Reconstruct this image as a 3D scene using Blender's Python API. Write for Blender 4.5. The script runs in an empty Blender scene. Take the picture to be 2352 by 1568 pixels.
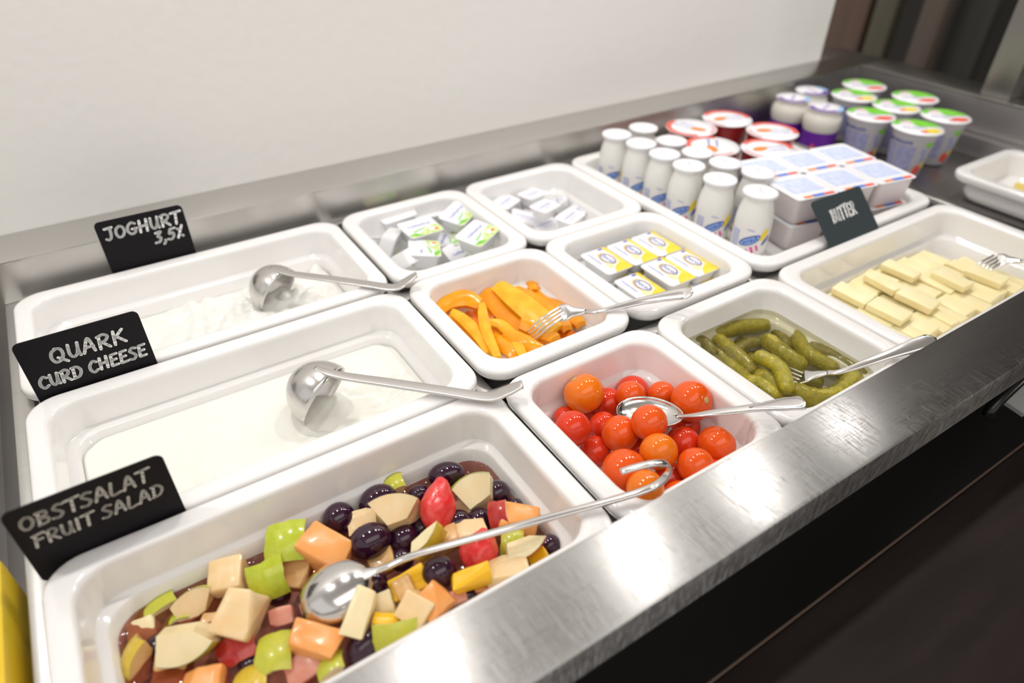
import bpy, bmesh, math, random
import numpy as np
from mathutils import Vector, Matrix, Quaternion
random.seed(7)
SC = bpy.context.scene
COL = SC.collection
PI = math.pi

# ------------------------------------------------------------------ camera
# metres; z = 0 is the plane of the pan rims, x runs along the counter, y towards the back wall
F_PX = 1544.26
CAM = np.array([0.10997, -0.18556, 0.35830])
ROT = np.array([[0.84065118, 0.32005803, -0.43688495],
                [-0.54153426, 0.5068934, -0.67067111],
                [0.00680042, 0.80038862, 0.59944292]])
cam_d = bpy.data.cameras.new('camera')
cam_d.sensor_width = 36.0
cam_d.lens = F_PX / 2352 * 36
cam_d.clip_start = 0.02
cam_d.clip_end = 30
cam_d.dof.use_dof = True
cam_d.dof.focus_distance = 0.545
cam_d.dof.aperture_fstop = 3.4
cam_o = bpy.data.objects.new('camera', cam_d)
COL.objects.link(cam_o)
M4 = Matrix([list(ROT[i]) + [CAM[i]] for i in range(3)] + [[0, 0, 0, 1]])
cam_o.matrix_world = M4
SC.camera = cam_o

# ------------------------------------------------------------------ world, lights, exposure
SC.view_settings.view_transform = 'Standard'
SC.view_settings.look = 'None'
SC.view_settings.exposure = -0.43
SC.view_settings.gamma = 1.0
SC.view_settings.use_curve_mapping = False
W = bpy.data.worlds.new('room_light')
W.use_nodes = True
W.node_tree.nodes['Background'].inputs[0].default_value = (1.0, 0.97, 0.94, 1)
W.node_tree.nodes['Background'].inputs[1].default_value = 1.08
SC.world = W


def area(name, loc, target, power, sx, sy, color=(1, 1, 1)):
    d = bpy.data.lights.new(name, 'AREA')
    d.shape = 'RECTANGLE'
    d.size, d.size_y = sx, sy
    d.energy = power
    d.color = color
    o = bpy.data.objects.new(name, d)
    o.location = loc
    o.rotation_euler = (Vector(target) - Vector(loc)).to_track_quat('-Z', 'Y').to_euler()
    COL.objects.link(o)
    return o


SPOT_X = (-0.30, 0.23, 0.76, 1.15, 1.57, 1.95)
for sx in SPOT_X:
    area('counter_spot', (sx, 0.44, 0.98), (sx, 0.28, 0), 3.0, 0.05, 0.05, (1, 0.97, 0.94))
area('soft_overhead_fill', (0.2, -0.9, 1.62), (0.2, -0.6, 0), 15.0, 2.4, 0.9, (1, 0.975, 0.95))  # added soft overhead light, not a seen lamp panel
area('hall_lamp', (2.3, -1.25, 0.45), (0.5, 0.2, 0), 4.0, 0.3, 0.35, (1, 0.93, 0.86))


# ------------------------------------------------------------------ pixel helpers (photo 2352 x 1568)
def ray(u, v):
    return ROT @ np.array([(u - 1176) / F_PX, -(v - 784) / F_PX, -1.0])


def at(u, v, z=0.0):
    d = ray(u, v)
    return Vector(CAM + d * (z - CAM[2]) / d[2])


def aty(u, v, y):
    d = ray(u, v)
    return Vector(CAM + d * (y - CAM[1]) / d[1])


def atx(u, v, x):
    d = ray(u, v)
    return Vector(CAM + d * (x - CAM[0]) / d[0])


def depth(P):
    return -float(((np.array(P) - CAM) @ ROT)[2])


def camdir(x, y, z):
    return Vector(ROT @ np.array([x, y, z])).normalized()


# ------------------------------------------------------------------ materials
MATS = {}


def mat(name, color, rough=0.4, metal=0.0, spec=0.5, coat=0.0, sss=0.0, var=None, var_scale=30.0,
        bump=0.0, bump_scale=60.0, trans=0.0, ior=1.45, aniso=0.0, stretch=(1, 1, 1), alpha=1.0):
    if name in MATS:
        return MATS[name]
    m = bpy.data.materials.new(name)
    m.use_nodes = True
    nt = m.node_tree
    b = nt.nodes['Principled BSDF']
    b.inputs['Base Color'].default_value = (*color, 1)
    b.inputs['Roughness'].default_value = rough
    b.inputs['Metallic'].default_value = metal
    b.inputs['Specular IOR Level'].default_value = spec
    b.inputs['Coat Weight'].default_value = coat
    b.inputs['Coat Roughness'].default_value = 0.06
    b.inputs['IOR'].default_value = ior
    b.inputs['Transmission Weight'].default_value = trans
    b.inputs['Anisotropic'].default_value = aniso
    b.inputs['Alpha'].default_value = alpha
    if sss:
        b.inputs['Subsurface Weight'].default_value = sss
        b.inputs['Subsurface Radius'].default_value = (0.006, 0.003, 0.0015)
        b.inputs['Subsurface Scale'].default_value = 1.0
    tc = nt.nodes.new('ShaderNodeTexCoord')
    mp = nt.nodes.new('ShaderNodeMapping')
    mp.inputs['Scale'].default_value = stretch
    nt.links.new(tc.outputs['Object'], mp.inputs[0])
    if var is not None:
        n = nt.nodes.new('ShaderNodeTexNoise')
        n.inputs['Scale'].default_value = var_scale
        n.inputs['Detail'].default_value = 4
        nt.links.new(mp.outputs[0], n.inputs['Vector'])
        r = nt.nodes.new('ShaderNodeValToRGB')
        r.color_ramp.elements[0].position = 0.35
        r.color_ramp.elements[1].position = 0.65
        r.color_ramp.elements[0].color = (*color, 1)
        r.color_ramp.elements[1].color = (*var, 1)
        nt.links.new(n.outputs['Fac'], r.inputs[0])
        nt.links.new(r.outputs[0], b.inputs['Base Color'])
    if bump:
        n2 = nt.nodes.new('ShaderNodeTexNoise')
        n2.inputs['Scale'].default_value = bump_scale
        n2.inputs['Detail'].default_value = 5
        nt.links.new(mp.outputs[0], n2.inputs['Vector'])
        bp = nt.nodes.new('ShaderNodeBump')
        bp.inputs['Strength'].default_value = bump
        bp.inputs['Distance'].default_value = 0.001
        nt.links.new(n2.outputs['Fac'], bp.inputs['Height'])
        nt.links.new(bp.outputs[0], b.inputs['Normal'])
    MATS[name] = m
    return m


def liquid(name, tint, fac, body, body_fac, ripple=0.25):
    """see-through liquid surface: tinted transparency, a little cloudy body, mirror gloss by Fresnel"""
    m = bpy.data.materials.new(name)
    m.use_nodes = True
    nt = m.node_tree
    nt.nodes.remove(nt.nodes['Principled BSDF'])
    out = nt.nodes['Material Output']
    t = nt.nodes.new('ShaderNodeBsdfTransparent')
    t.inputs[0].default_value = (*tint, 1)
    d = nt.nodes.new('ShaderNodeBsdfDiffuse')
    d.inputs[0].default_value = (*body, 1)
    g = nt.nodes.new('ShaderNodeBsdfGlossy')
    g.inputs['Roughness'].default_value = 0.03
    mx = nt.nodes.new('ShaderNodeMixShader')
    mx.inputs[0].default_value = body_fac
    nt.links.new(t.outputs[0], mx.inputs[1])
    nt.links.new(d.outputs[0], mx.inputs[2])
    fr = nt.nodes.new('ShaderNodeFresnel')
    fr.inputs['IOR'].default_value = 1.33
    n = nt.nodes.new('ShaderNodeTexNoise')
    n.inputs['Scale'].default_value = 90
    bp = nt.nodes.new('ShaderNodeBump')
    bp.inputs['Strength'].default_value = ripple
    bp.inputs['Distance'].default_value = 0.002
    tc = nt.nodes.new('ShaderNodeTexCoord')
    nt.links.new(tc.outputs['Object'], n.inputs['Vector'])
    nt.links.new(n.outputs['Fac'], bp.inputs['Height'])
    nt.links.new(bp.outputs[0], g.inputs['Normal'])
    nt.links.new(bp.outputs[0], fr.inputs['Normal'])
    mx2 = nt.nodes.new('ShaderNodeMixShader')
    nt.links.new(fr.outputs[0], mx2.inputs[0])
    nt.links.new(mx.outputs[0], mx2.inputs[1])
    nt.links.new(g.outputs[0], mx2.inputs[2])
    nt.links.new(mx2.outputs[0], out.inputs[0])
    return m


def brushed(name, color, rough, axis, scratches=0.0, aniso=0.75):
    """brushed stainless steel; axis = the brushing direction in object space; optional scratches"""
    m = bpy.data.materials.new(name)
    m.use_nodes = True
    nt = m.node_tree
    b = nt.nodes['Principled BSDF']
    b.inputs['Metallic'].default_value = 1
    b.inputs['Anisotropic'].default_value = aniso
    b.inputs['Anisotropic Rotation'].default_value = 0.25
    tg = nt.nodes.new('ShaderNodeTangent')
    tg.direction_type = 'UV_MAP'
    nt.links.new(tg.outputs[0], b.inputs['Tangent'])
    tc = nt.nodes.new('ShaderNodeTexCoord')
    mp = nt.nodes.new('ShaderNodeMapping')
    s = [900, 900, 900]
    s[axis] = 12
    mp.inputs['Scale'].default_value = s
    nt.links.new(tc.outputs['Object'], mp.inputs[0])
    n = nt.nodes.new('ShaderNodeTexNoise')
    n.inputs['Scale'].default_value = 1.0
    n.inputs['Detail'].default_value = 3
    nt.links.new(mp.outputs[0], n.inputs['Vector'])
    r = nt.nodes.new('ShaderNodeMapRange')
    r.inputs['To Min'].default_value = rough * 0.8
    r.inputs['To Max'].default_value = rough * 1.25
    nt.links.new(n.outputs['Fac'], r.inputs[0])
    c = nt.nodes.new('ShaderNodeValToRGB')
    c.color_ramp.elements[0].color = (*[k * 0.96 for k in color], 1)
    c.color_ramp.elements[1].color = (*[min(1, k * 1.04) for k in color], 1)
    nt.links.new(n.outputs['Fac'], c.inputs[0])
    nt.links.new(c.outputs[0], b.inputs['Base Color'])
    bp = nt.nodes.new('ShaderNodeBump')
    bp.inputs['Strength'].default_value = 0.03
    bp.inputs['Distance'].default_value = 0.0003
    nt.links.new(n.outputs['Fac'], bp.inputs['Height'])
    last = bp
    rough_out = r.outputs[0]
    if scratches:
        for k, (sc, rot, thr) in enumerate((((1100, 70, 70), 0.16, 0.60), ((1500, 110, 110), -0.30, 0.62),
                                            ((120, 1500, 1500), 0.35, 0.64), ((900, 45, 45), 0.55, 0.62))):
            mp2 = nt.nodes.new('ShaderNodeMapping')
            mp2.inputs['Scale'].default_value = sc
            mp2.inputs['Rotation'].default_value = (0, 0, rot)
            nt.links.new(tc.outputs['Object'], mp2.inputs[0])
            n2 = nt.nodes.new('ShaderNodeTexNoise')
            n2.inputs['Scale'].default_value = 1.0
            n2.inputs['Detail'].default_value = 0.5
            nt.links.new(mp2.outputs[0], n2.inputs['Vector'])
            mr = nt.nodes.new('ShaderNodeMapRange')
            mr.inputs['From Min'].default_value = thr
            mr.inputs['From Max'].default_value = thr + 0.05
            nt.links.new(n2.outputs['Fac'], mr.inputs[0])
            bp2 = nt.nodes.new('ShaderNodeBump')
            bp2.inputs['Strength'].default_value = scratches
            bp2.inputs['Distance'].default_value = 0.0002
            nt.links.new(mr.outputs[0], bp2.inputs['Height'])
            nt.links.new(last.outputs[0], bp2.inputs['Normal'])
            last = bp2
            ad = nt.nodes.new('ShaderNodeMath')
            ad.operation = 'MULTIPLY_ADD'
            ad.inputs[1].default_value = 0.09
            nt.links.new(mr.outputs[0], ad.inputs[0])
            nt.links.new(rough_out, ad.inputs[2])
            rough_out = ad.outputs[0]
    nt.links.new(rough_out, b.inputs['Roughness'])
    nt.links.new(last.outputs[0], b.inputs['Normal'])
    return m


CER = mat('white_porcelain', (0.90, 0.885, 0.87), 0.12, coat=0.6, spec=0.5)
STEEL_X = brushed('brushed_steel_along', (0.60, 0.585, 0.56), 0.30, 0)
LEDGE = brushed('scratched_steel', (0.52, 0.51, 0.495), 0.285, 0, scratches=0.014, aniso=0.95)
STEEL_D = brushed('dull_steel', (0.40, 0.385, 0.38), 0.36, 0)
CUT = mat('cutlery_steel', (0.72, 0.70, 0.68), 0.16, metal=1.0, bump=0.02, bump_scale=400)
CUT_SATIN = mat('satin_cutlery_steel', (0.68, 0.66, 0.64), 0.24, metal=1.0, bump=0.03, bump_scale=300)
BLACKP = mat('black_slate_card', (0.008, 0.007, 0.009), 0.5, spec=0.2, bump=0.12, bump_scale=900)
GREYP = mat('grey_slate_card', (0.038, 0.050, 0.054), 0.5, spec=0.3, bump=0.12, bump_scale=900)
CHALK = mat('white_marker', (0.94, 0.94, 0.93), 0.6)
CHALK2 = mat('worn_white_marker', (0.60, 0.58, 0.54), 0.65)
WHITE = mat('white_plastic', (0.84, 0.84, 0.85), 0.28)
FOIL = mat('white_foil', (0.86, 0.86, 0.89), 0.33)
BLUE = mat('blue_print', (0.03, 0.06, 0.42), 0.4)
DBLUE = mat('pale_blue_print', (0.30, 0.34, 0.66), 0.4)
LBLUE = mat('sky_blue_print', (0.33, 0.55, 0.85), 0.4)
YEL = mat('yellow_print', (0.92, 0.70, 0.03), 0.4)
GRN = mat('green_print', (0.16, 0.58, 0.04), 0.4, var=(0.25, 0.68, 0.06), var_scale=150)
LGRN = mat('lime_print', (0.52, 0.72, 0.16), 0.4, var=(0.80, 0.84, 0.55), var_scale=260)
REDP = mat('red_print', (0.78, 0.06, 0.05), 0.4, var=(0.88, 0.16, 0.10), var_scale=120)
PINK = mat('pink_print', (0.80, 0.05, 0.34), 0.4)
ORAP = mat('orange_print', (0.88, 0.25, 0.04), 0.4)
PURP = mat('purple_print', (0.15, 0.02, 0.36), 0.35)


# ------------------------------------------------------------------ object helpers
def mesh_obj(name, verts, faces, m, parent=None, smooth=True, mats=None, fmat=None):
    me = bpy.data.meshes.new(name)
    me.from_pydata([tuple(v) for v in verts], [], faces)
    me.validate()
    me.update()
    if smooth:
        me.polygons.foreach_set('use_smooth', [True] * len(me.polygons))
    for k in (mats or [m]):
        me.materials.append(k)
    if fmat:
        me.polygons.foreach_set('material_index', fmat[:len(me.polygons)])
    o = bpy.data.objects.new(name, me)
    COL.objects.link(o)
    if parent is not None:
        o.parent = parent
    return o


def fix_normals(o):
    bm = bmesh.new()
    bm.from_mesh(o.data)
    bmesh.ops.recalc_face_normals(bm, faces=bm.faces)
    bm.to_mesh(o.data)
    bm.free()
    return o


def auto_smooth(o, deg=35):
    bm = bmesh.new()
    bm.from_mesh(o.data)
    for e in bm.edges:
        if len(e.link_faces) == 2 and e.calc_face_angle(0) > math.radians(deg):
            e.smooth = False
    bm.to_mesh(o.data)
    bm.free()
    return o


def tag(o, label, cat=None, group=None, kind=None):
    if label:
        o['label'] = label
    if cat:
        o['category'] = cat
    if group:
        o['group'] = group
    if kind:
        o['kind'] = kind
    return o


def empty(name, loc=(0, 0, 0), rot=None):
    o = bpy.data.objects.new(name, None)
    o.empty_display_size = 0.01
    o.location = loc
    if rot is not None:
        o.rotation_mode = 'QUATERNION'
        o.rotation_quaternion = rot
    COL.objects.link(o)
    return o


def copy_tree(o, parent=None):
    c = o.copy()
    COL.objects.link(c)
    c.parent = parent
    for ch in list(o.children):
        copy_tree(ch, c)
    return c


def box(name, lo, hi, m, parent=None, bevel=0.0, seg=2, uv=False):
    bm = bmesh.new()
    bmesh.ops.create_cube(bm, size=1)
    lo, hi = Vector(lo), Vector(hi)
    for v in bm.verts:
        v.co = Vector(((lo[i] + hi[i]) / 2 + v.co[i] * (hi[i] - lo[i])) for i in range(3))
    if bevel:
        bmesh.ops.bevel(bm, geom=list(bm.edges), offset=bevel, segments=seg, profile=0.6, affect='EDGES')
    if uv:
        l = bm.loops.layers.uv.new('UVMap')
        for f in bm.faces:
            for lp in f.loops:
                c = lp.vert.co
                n = f.normal
                lp[l].uv = (c.x, c.y + c.z) if abs(n.x) < 0.9 else (c.y, c.z)
    me = bpy.data.meshes.new(name)
    bm.to_mesh(me)
    bm.free()
    me.polygons.foreach_set('use_smooth', [True] * len(me.polygons))
    me.materials.append(m)
    o = bpy.data.objects.new(name, me)
    COL.objects.link(o)
    if parent is not None:
        o.parent = parent
    if bevel:
        auto_smooth(o, 50)
    else:
        me.polygons.foreach_set('use_smooth', [False] * len(me.polygons))
    return o


def rrect(hx, hy, r, n=7, cx=0.0, cy=0.0):
    r = min(r, hx * 0.98, hy * 0.98)
    pts = []
    for qx, qy, a0 in ((1, 1, 0), (-1, 1, 90), (-1, -1, 180), (1, -1, 270)):
        for k in range(n + 1):
            a = math.radians(a0 + 90 * k / n)
            pts.append((cx + qx * (hx - r) + r * math.cos(a), cy + qy * (hy - r) + r * math.sin(a)))
    return pts


def loft(rings, cap0=True, cap1=True):
    verts, faces = [], []
    n = len(rings[0])
    for r in rings:
        verts += [tuple(p) for p in r]
    for i in range(len(rings) - 1):
        for k in range(n):
            a, b = i * n + k, i * n + (k + 1) % n
            faces.append((a, b, b + n, a + n))
    if cap0:
        faces.append(tuple(range(n))[::-1])
    if cap1:
        faces.append(tuple(range((len(rings) - 1) * n, len(rings) * n)))
    return verts, faces


def lathe(prof, n=32, cap0=True, cap1=True):
    rings = [[(r * math.cos(2 * PI * k / n), r * math.sin(2 * PI * k / n), z) for k in range(n)] for r, z in prof]
    return loft(rings, cap0, cap1)


def catmull(pts, n=8):
    pts = [Vector(p) for p in pts]
    if len(pts) < 3:
        return [pts[0].lerp(pts[-1], k / n) for k in range(n + 1)]
    P = [2 * pts[0] - pts[1]] + pts + [2 * pts[-1] - pts[-2]]
    out = []
    for i in range(1, len(P) - 2):
        for k in range(n):
            t = k / n
            a, b, c, d = P[i - 1], P[i], P[i + 1], P[i + 2]
            out.append(0.5 * ((2 * b) + (c - a) * t + (2 * a - 5 * b + 4 * c - d) * t * t + (3 * b - a - 3 * c + d) * t ** 3))
    out.append(pts[-1])
    return out


def sweep(path, up, widths, thicks, n=12, power=1.0):
    """tube along path; the wide axis is perpendicular to path and up; super-ellipse section"""
    rings = []
    L = len(path)
    for i, p in enumerate(path):
        t = (path[min(i + 1, L - 1)] - path[max(i - 1, 0)]).normalized()
        upv = up[i] if isinstance(up, list) else up
        s = t.cross(upv).normalized()
        w = s.cross(t).normalized()
        f = i / (L - 1)
        wd = widths(f) if callable(widths) else widths
        th = thicks(f) if callable(thicks) else thicks
        ring = []
        for k in range(n):
            a = 2 * PI * k / n
            ca, sa = math.cos(a), math.sin(a)
            ca = math.copysign(abs(ca) ** power, ca)
            sa = math.copysign(abs(sa) ** power, sa)
            ring.append(p + s * (wd / 2 * ca) + w * (th / 2 * sa))
        rings.append(ring)
    return loft(rings)


def interp(tab):
    def g(f):
        for (a, x), (b, y) in zip(tab, tab[1:]):
            if f <= b:
                t = (f - a) / (b - a)
                t = t * t * (3 - 2 * t)
                return x + (y - x) * t
        return tab[-1][1]
    return g


def poly_sheet(name, polys, m, parent, z=0.0, flip=False):
    """flat print: a list of 2-D polygons at height z in the parent's space"""
    v, f = [], []
    for p in polys:
        i = len(v)
        v += [(x, y, z) for x, y in p]
        f.append(tuple(range(i, i + len(p))))
    return mesh_obj(name, v, f, m, parent, smooth=False)


def ell(cx, cy, a, b, rot=0.0, n=20):
    c, s = math.cos(rot), math.sin(rot)
    return [(cx + a * math.cos(t) * c - b * math.sin(t) * s, cy + a * math.cos(t) * s + b * math.sin(t) * c)
            for t in [2 * PI * k / n for k in range(n)]]


def ring_polys(cx, cy, a, b, w, rot=0.0, n=24):
    o, i = ell(cx, cy, a, b, rot, n), ell(cx, cy, a - w, b - w, rot, n)
    return [[o[k], o[(k + 1) % n], i[(k + 1) % n], i[k]] for k in range(n)]


def rect(cx, cy, w, h, rot=0.0):
    c, s = math.cos(rot), math.sin(rot)
    return [(cx + x * c - y * s, cy + x * s + y * c) for x, y in ((-w / 2, -h / 2), (w / 2, -h / 2), (w / 2, h / 2), (-w / 2, h / 2))]


def scribble(cx, cy, w, h, rot=0.0, n=7, rnd=None):
    """illegible small print: a row of little strokes"""
    rnd = rnd or random
    out = []
    c, s = math.cos(rot), math.sin(rot)
    for k in range(n):
        x = -w / 2 + w * (k + 0.5) / n
        hh = h * rnd.uniform(0.55, 1.0)
        px, py = x, rnd.uniform(-0.12, 0.12) * h
        out.append(rect(cx + px * c - py * s, cy + px * s + py * c, w / n * rnd.uniform(0.5, 0.8), hh, rot + rnd.uniform(-0.25, 0.25)))
    return out


def text_mesh(name, body, size, m, parent, loc, rot, align='CENTER', shear=0.0, xs=1.0):
    cu = bpy.data.curves.new(name, 'FONT')
    cu.body = body
    cu.size = size
    cu.align_x = align
    cu.align_y = 'CENTER'
    cu.shear = shear
    cu.resolution_u = 2
    tmp = bpy.data.objects.new(name + '_tmp', cu)
    COL.objects.link(tmp)
    dg = bpy.context.evaluated_depsgraph_get()
    me = bpy.data.meshes.new_from_object(tmp.evaluated_get(dg))
    bpy.data.objects.remove(tmp)
    bpy.data.curves.remove(cu)
    for v in me.vertices:
        v.co.x *= xs
    me.materials.clear()
    me.materials.append(m)
    o = bpy.data.objects.new(name, me)
    COL.objects.link(o)
    o.parent = parent
    o.location = loc
    o.rotation_euler = rot
    return o


# ------------------------------------------------------------------ setting
def struct(o):
    o['kind'] = 'structure'
    return o


PLASTER = mat('white_plaster', (0.80, 0.785, 0.76), 0.75, bump=0.55, bump_scale=75)
struct(box('wall_back', (-1.6, 0.612, -0.95), (1.31, 0.75, 1.75), PLASTER))
struct(box('ceiling', (-1.6, -2.4, 1.75), (3.3, 1.6, 1.85), mat('ceiling_paint', (0.75, 0.73, 0.70), 0.8, bump=0.1)))
struct(box('floor', (-1.6, -2.4, -1.0), (3.3, 1.6, -0.9), mat('floor_tiles', (0.30, 0.28, 0.26), 0.4, var=(0.36, 0.34, 0.31), var_scale=6)))
DARK = mat('dark_room_wall', (0.022, 0.018, 0.015), 0.7, var=(0.03, 0.026, 0.022), var_scale=4)
struct(box('wall_right', (2.35, -2.4, -0.9), (2.45, 1.6, 1.75), DARK))

# dark wooden boards of the room beyond the counter end, each standing on the floor
BOARD_X = 1.95


def board(u0, u1, col, x, label, v=60, name='wall_board'):
    a, b = atx(u0, v, x), atx(u1, v, x)
    y0, y1 = sorted((a.y, b.y))
    m = mat('board_%d' % u0, col, 0.6, var=tuple(c * 0.75 for c in col), var_scale=3, stretch=(8, 8, 0.6))
    o = box(name, (x, y0, -0.9), (x + 0.035, y1, 1.70), m, bevel=0.004)
    return tag(o, label, 'board')


board(1880, 1983, (0.13, 0.078, 0.055), 1.95, 'reddish brown upright board next to the end of the white wall')
board(1996, 2046, (0.095, 0.085, 0.055), 1.95, 'olive brown upright board beside the reddish one')
board(2104, 2158, (0.105, 0.078, 0.06), 1.95, 'narrow mid-brown upright board in front of the dark room wall')
board(2185, 2272, (0.035, 0.033, 0.028), 2.0, 'charcoal upright board behind the square steel post')

# ---- steel counter with its sunken well
counter = tag(empty('buffet_counter', (0, 0, -0.9)), 'stainless steel refrigerated buffet counter with a sunken pan well', 'counter')
LZ = 0.03          # top of the ledges
RX0, RX1 = 1.344, 1.425
WF = -0.105        # floor of the deep well


def cpart(name, lo, hi, m, bevel=0.002):
    o = box(name, lo, hi, m, counter, bevel=bevel, uv=True)
    o.location = (0, 0, 0.9)
    return o


cpart('front_ledge', (-0.32, -0.0565, 0.0), (RX1, -0.0022, LZ), LEDGE, 0.0030)
cpart('back_ledge', (-0.32, 0.5485, LZ - 0.004), (RX1, 0.612 - 0.0005, LZ), STEEL_X, 0.0019)
cpart('right_ledge', (RX0, -0.0022, LZ - 0.004), (RX1, 0.5485, LZ), STEEL_X, 0.0012)
cpart('left_ledge', (-0.32, -0.0022, LZ - 0.004), (-0.05, 0.5485, LZ), STEEL_X, 0.0012)
cpart('back_ledge_extension', (1.312, 0.6115, LZ - 0.004), (RX1, 0.66, LZ), STEEL_X, 0.0012)
cpart('well_back_wall', (-0.05, 0.5490, WF), (RX0, 0.5540, LZ - 0.001), STEEL_X, 0.0)
cpart('well_front_wall', (-0.05, -0.0062, WF), (RX0, -0.0025, LZ - 0.004), STEEL_D, 0.0)
cpart('well_left_wall', (-0.0545, -0.0022, WF), (-0.0495, 0.5485, LZ - 0.001), STEEL_X, 0.0)
cpart('well_right_wall', (RX0, -0.0022, WF), (RX0 + 0.005, 0.5485, LZ - 0.001), STEEL_D, 0.0)
cpart('well_step', (RX0 - 0.03, 0.0, WF), (RX0, 0.545, -0.022), STEEL_D, 0.002)
cpart('well_floor', (-0.05, -0.006, WF - 0.004), (RX0, 0.552, WF), STEEL_D, 0.0)
cold = box('cold_plate', (1.0055, 0.002, -0.0565), (RX0 - 0.0305, 0.545, -0.0508), STEEL_D, None, bevel=0.001, uv=True)
tag(cold, 'flat dull steel cold plate carrying the yoghurt cups', 'cold plate')
for yy in (0.06, 0.46):
    cpart('plate_support', (1.006, yy, -0.062), (RX0 - 0.031, yy + 0.03, -0.0568), STEEL_D, 0.001)
BZ = -0.0145       # the rims rest on these bars
for y, xe in ((0.1766, 0.985), (0.3540, 0.655)):
    cpart('cross_bar', (-0.0095, y - 0.0075, BZ - 0.008), (xe, y + 0.0075, BZ), STEEL_X, 0.001)
for x in (0.3254, 0.6610):
    cpart('divider_bar', (x - 0.007, 0.0, BZ - 0.012), (x + 0.007, 0.5485, BZ - 0.001), STEEL_X, 0.001)
cpart('edge_bar', (0.9885, 0.0, -0.07), (1.0045, 0.5485, -0.004), STEEL_X, 0.0015)
cpart('side_rail', (-0.0095, 0.0, BZ - 0.012), (0.006, 0.5485, BZ + 0.0005), STEEL_X, 0.001)
cpart('rear_rail', (-0.0095, 0.5405, BZ - 0.008), (0.995, 0.5485, BZ), STEEL_X, 0.0008)
cpart('front_rail', (-0.0095, 0.0, BZ - 0.008), (0.995, 0.0075, BZ), STEEL_X, 0.0008)
BLACKLAM = mat('black_cabinet_front', (0.006, 0.005, 0.005), 0.6, spec=0.15)
cpart('cabinet_front', (-0.32, -0.016, -0.9), (RX1, -0.008, -0.0005), BLACKLAM, 0.002)
cpart('cabinet_body', (-0.32, -0.008, -0.9), (RX1, 0.60, WF - 0.03), BLACKLAM, 0.0)

# square steel post on the right ledge
post = box('canopy_post', (1.358, 0.296, LZ), (1.404, 0.341, 1.02), mat('post_steel', (0.30, 0.285, 0.275), 0.38, metal=1.0, bump=0.03, bump_scale=200, stretch=(1, 1, 0.05)), bevel=0.002)
tag(post, 'square brushed steel post standing on the right counter ledge', 'post')
post2 = box('canopy_post', (1.428, 0.245, LZ - 0.93), (1.466, 0.287, 1.02), MATS['post_steel'], bevel=0.002)
tag(post2, 'second steel post just outside the right counter ledge', 'post')
# canopy that carries the spots (above the picture)
can = empty('lamp_canopy', (0.7, 0.44, 1.02))
tag(can, 'steel lamp canopy over the counter', 'canopy')
box('canopy_board', (-1.15, -0.06, 0.0), (0.75, 0.06, 0.03), MATS['post_steel'], can, bevel=0.003)
for sx in SPOT_X:
    v, f = lathe([(0.045, 0.0), (0.045, -0.02), (0.040, -0.028), (0.038, -0.02), (0.038, -0.005)], 24, True, False)
    o = mesh_obj('spot_housing', v, f, MATS['post_steel'], can)
    o.location = (sx - 0.7, 0, 0)

# dark tray shelf before the counter
shelf = empty('tray_shelf', (0.5, -0.25, -0.06))
tag(shelf, 'dark brown tray shelf running along the counter front', 'shelf')
DWOOD = mat('dark_brown_laminate', (0.016, 0.011, 0.010), 0.6, spec=0.12, var=(0.024, 0.017, 0.015), var_scale=7, stretch=(1, 6, 6), bump=0.05, bump_scale=50)
box('shelf_board', (-0.85, -0.28, -0.03), (1.5, 0.1695, 0.0), DWOOD, shelf, bevel=0.003)
box('edge_strip', (-0.85, 0.1698, -0.03), (1.5, 0.1716, -0.0005), mat('brown_edge_band', (0.10, 0.065, 0.05), 0.4), shelf, bevel=0.0004)
for bx in (-0.55, 0.40, 1.15):
    box('bracket', (bx, -0.20, -0.84), (bx + 0.03, 0.10, -0.0302), BLACKLAM, shelf, bevel=0.002)

# black handle; pale plate added in place of floor glimpsed through the gap
hd = empty('door_handle_bar', (0.76, -0.05, -0.03))
tag(hd, 'black round handle bar on an added pale plate under the front ledge', 'handle')
P0, P1 = at(2290, 935, -0.028), at(2420, 800, -0.028)
pl = at(2345, 880, -0.034)
v, f = sweep(catmull([at(2268, 955, -0.04) - hd.location, at(2285, 928, -0.03) - hd.location, at(2350, 866, -0.02) - hd.location, at(2400, 820, -0.015) - hd.location], 6), Vector((0, 0, 1)), 0.010, 0.010, 10)
mesh_obj('bar', v, f, mat('black_handle', (0.008, 0.009, 0.009), 0.25), hd)
q = [at(2285, 905, -0.047), at(2352, 950, -0.047), at(2440, 880, -0.047), at(2360, 825, -0.047)]
rings = [[tuple(p - hd.location + Vector((0, 0, dz))) for p in q] for dz in (-0.004, 0.0)]
v, f = loft(rings)
fix_normals(mesh_obj('plate', v, f, mat('pale_plate', (0.55, 0.56, 0.54), 0.35, metal=0.3), hd, smooth=False))

# yellow packet standing in the gap at the left end of the well
pk = empty('yellow_packet', (-0.0300, 0.09, WF + 0.0006))
tag(pk, 'yellow packet with an orange stripe squeezed beside the fruit salad pan', 'packet')
box('wrapper', (-0.0185, -0.07, 0.0), (0.0130, 0.108, 0.104), mat('yellow_wrapper', (0.85, 0.55, 0.02), 0.35, var=(0.80, 0.62, 0.03), var_scale=20, bump=0.1, bump_scale=40), pk, bevel=0.004)
box('printed_stripe', (0.0035, -0.068, 0.1040), (0.0085, 0.100, 0.1044), mat('orange_stripe', (0.80, 0.22, 0.02), 0.4), pk)
box('printed_patch', (-0.012, 0.045, 0.1040), (-0.002, 0.085, 0.1044), mat('crimson_patch', (0.45, 0.02, 0.10), 0.4), pk)


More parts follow.
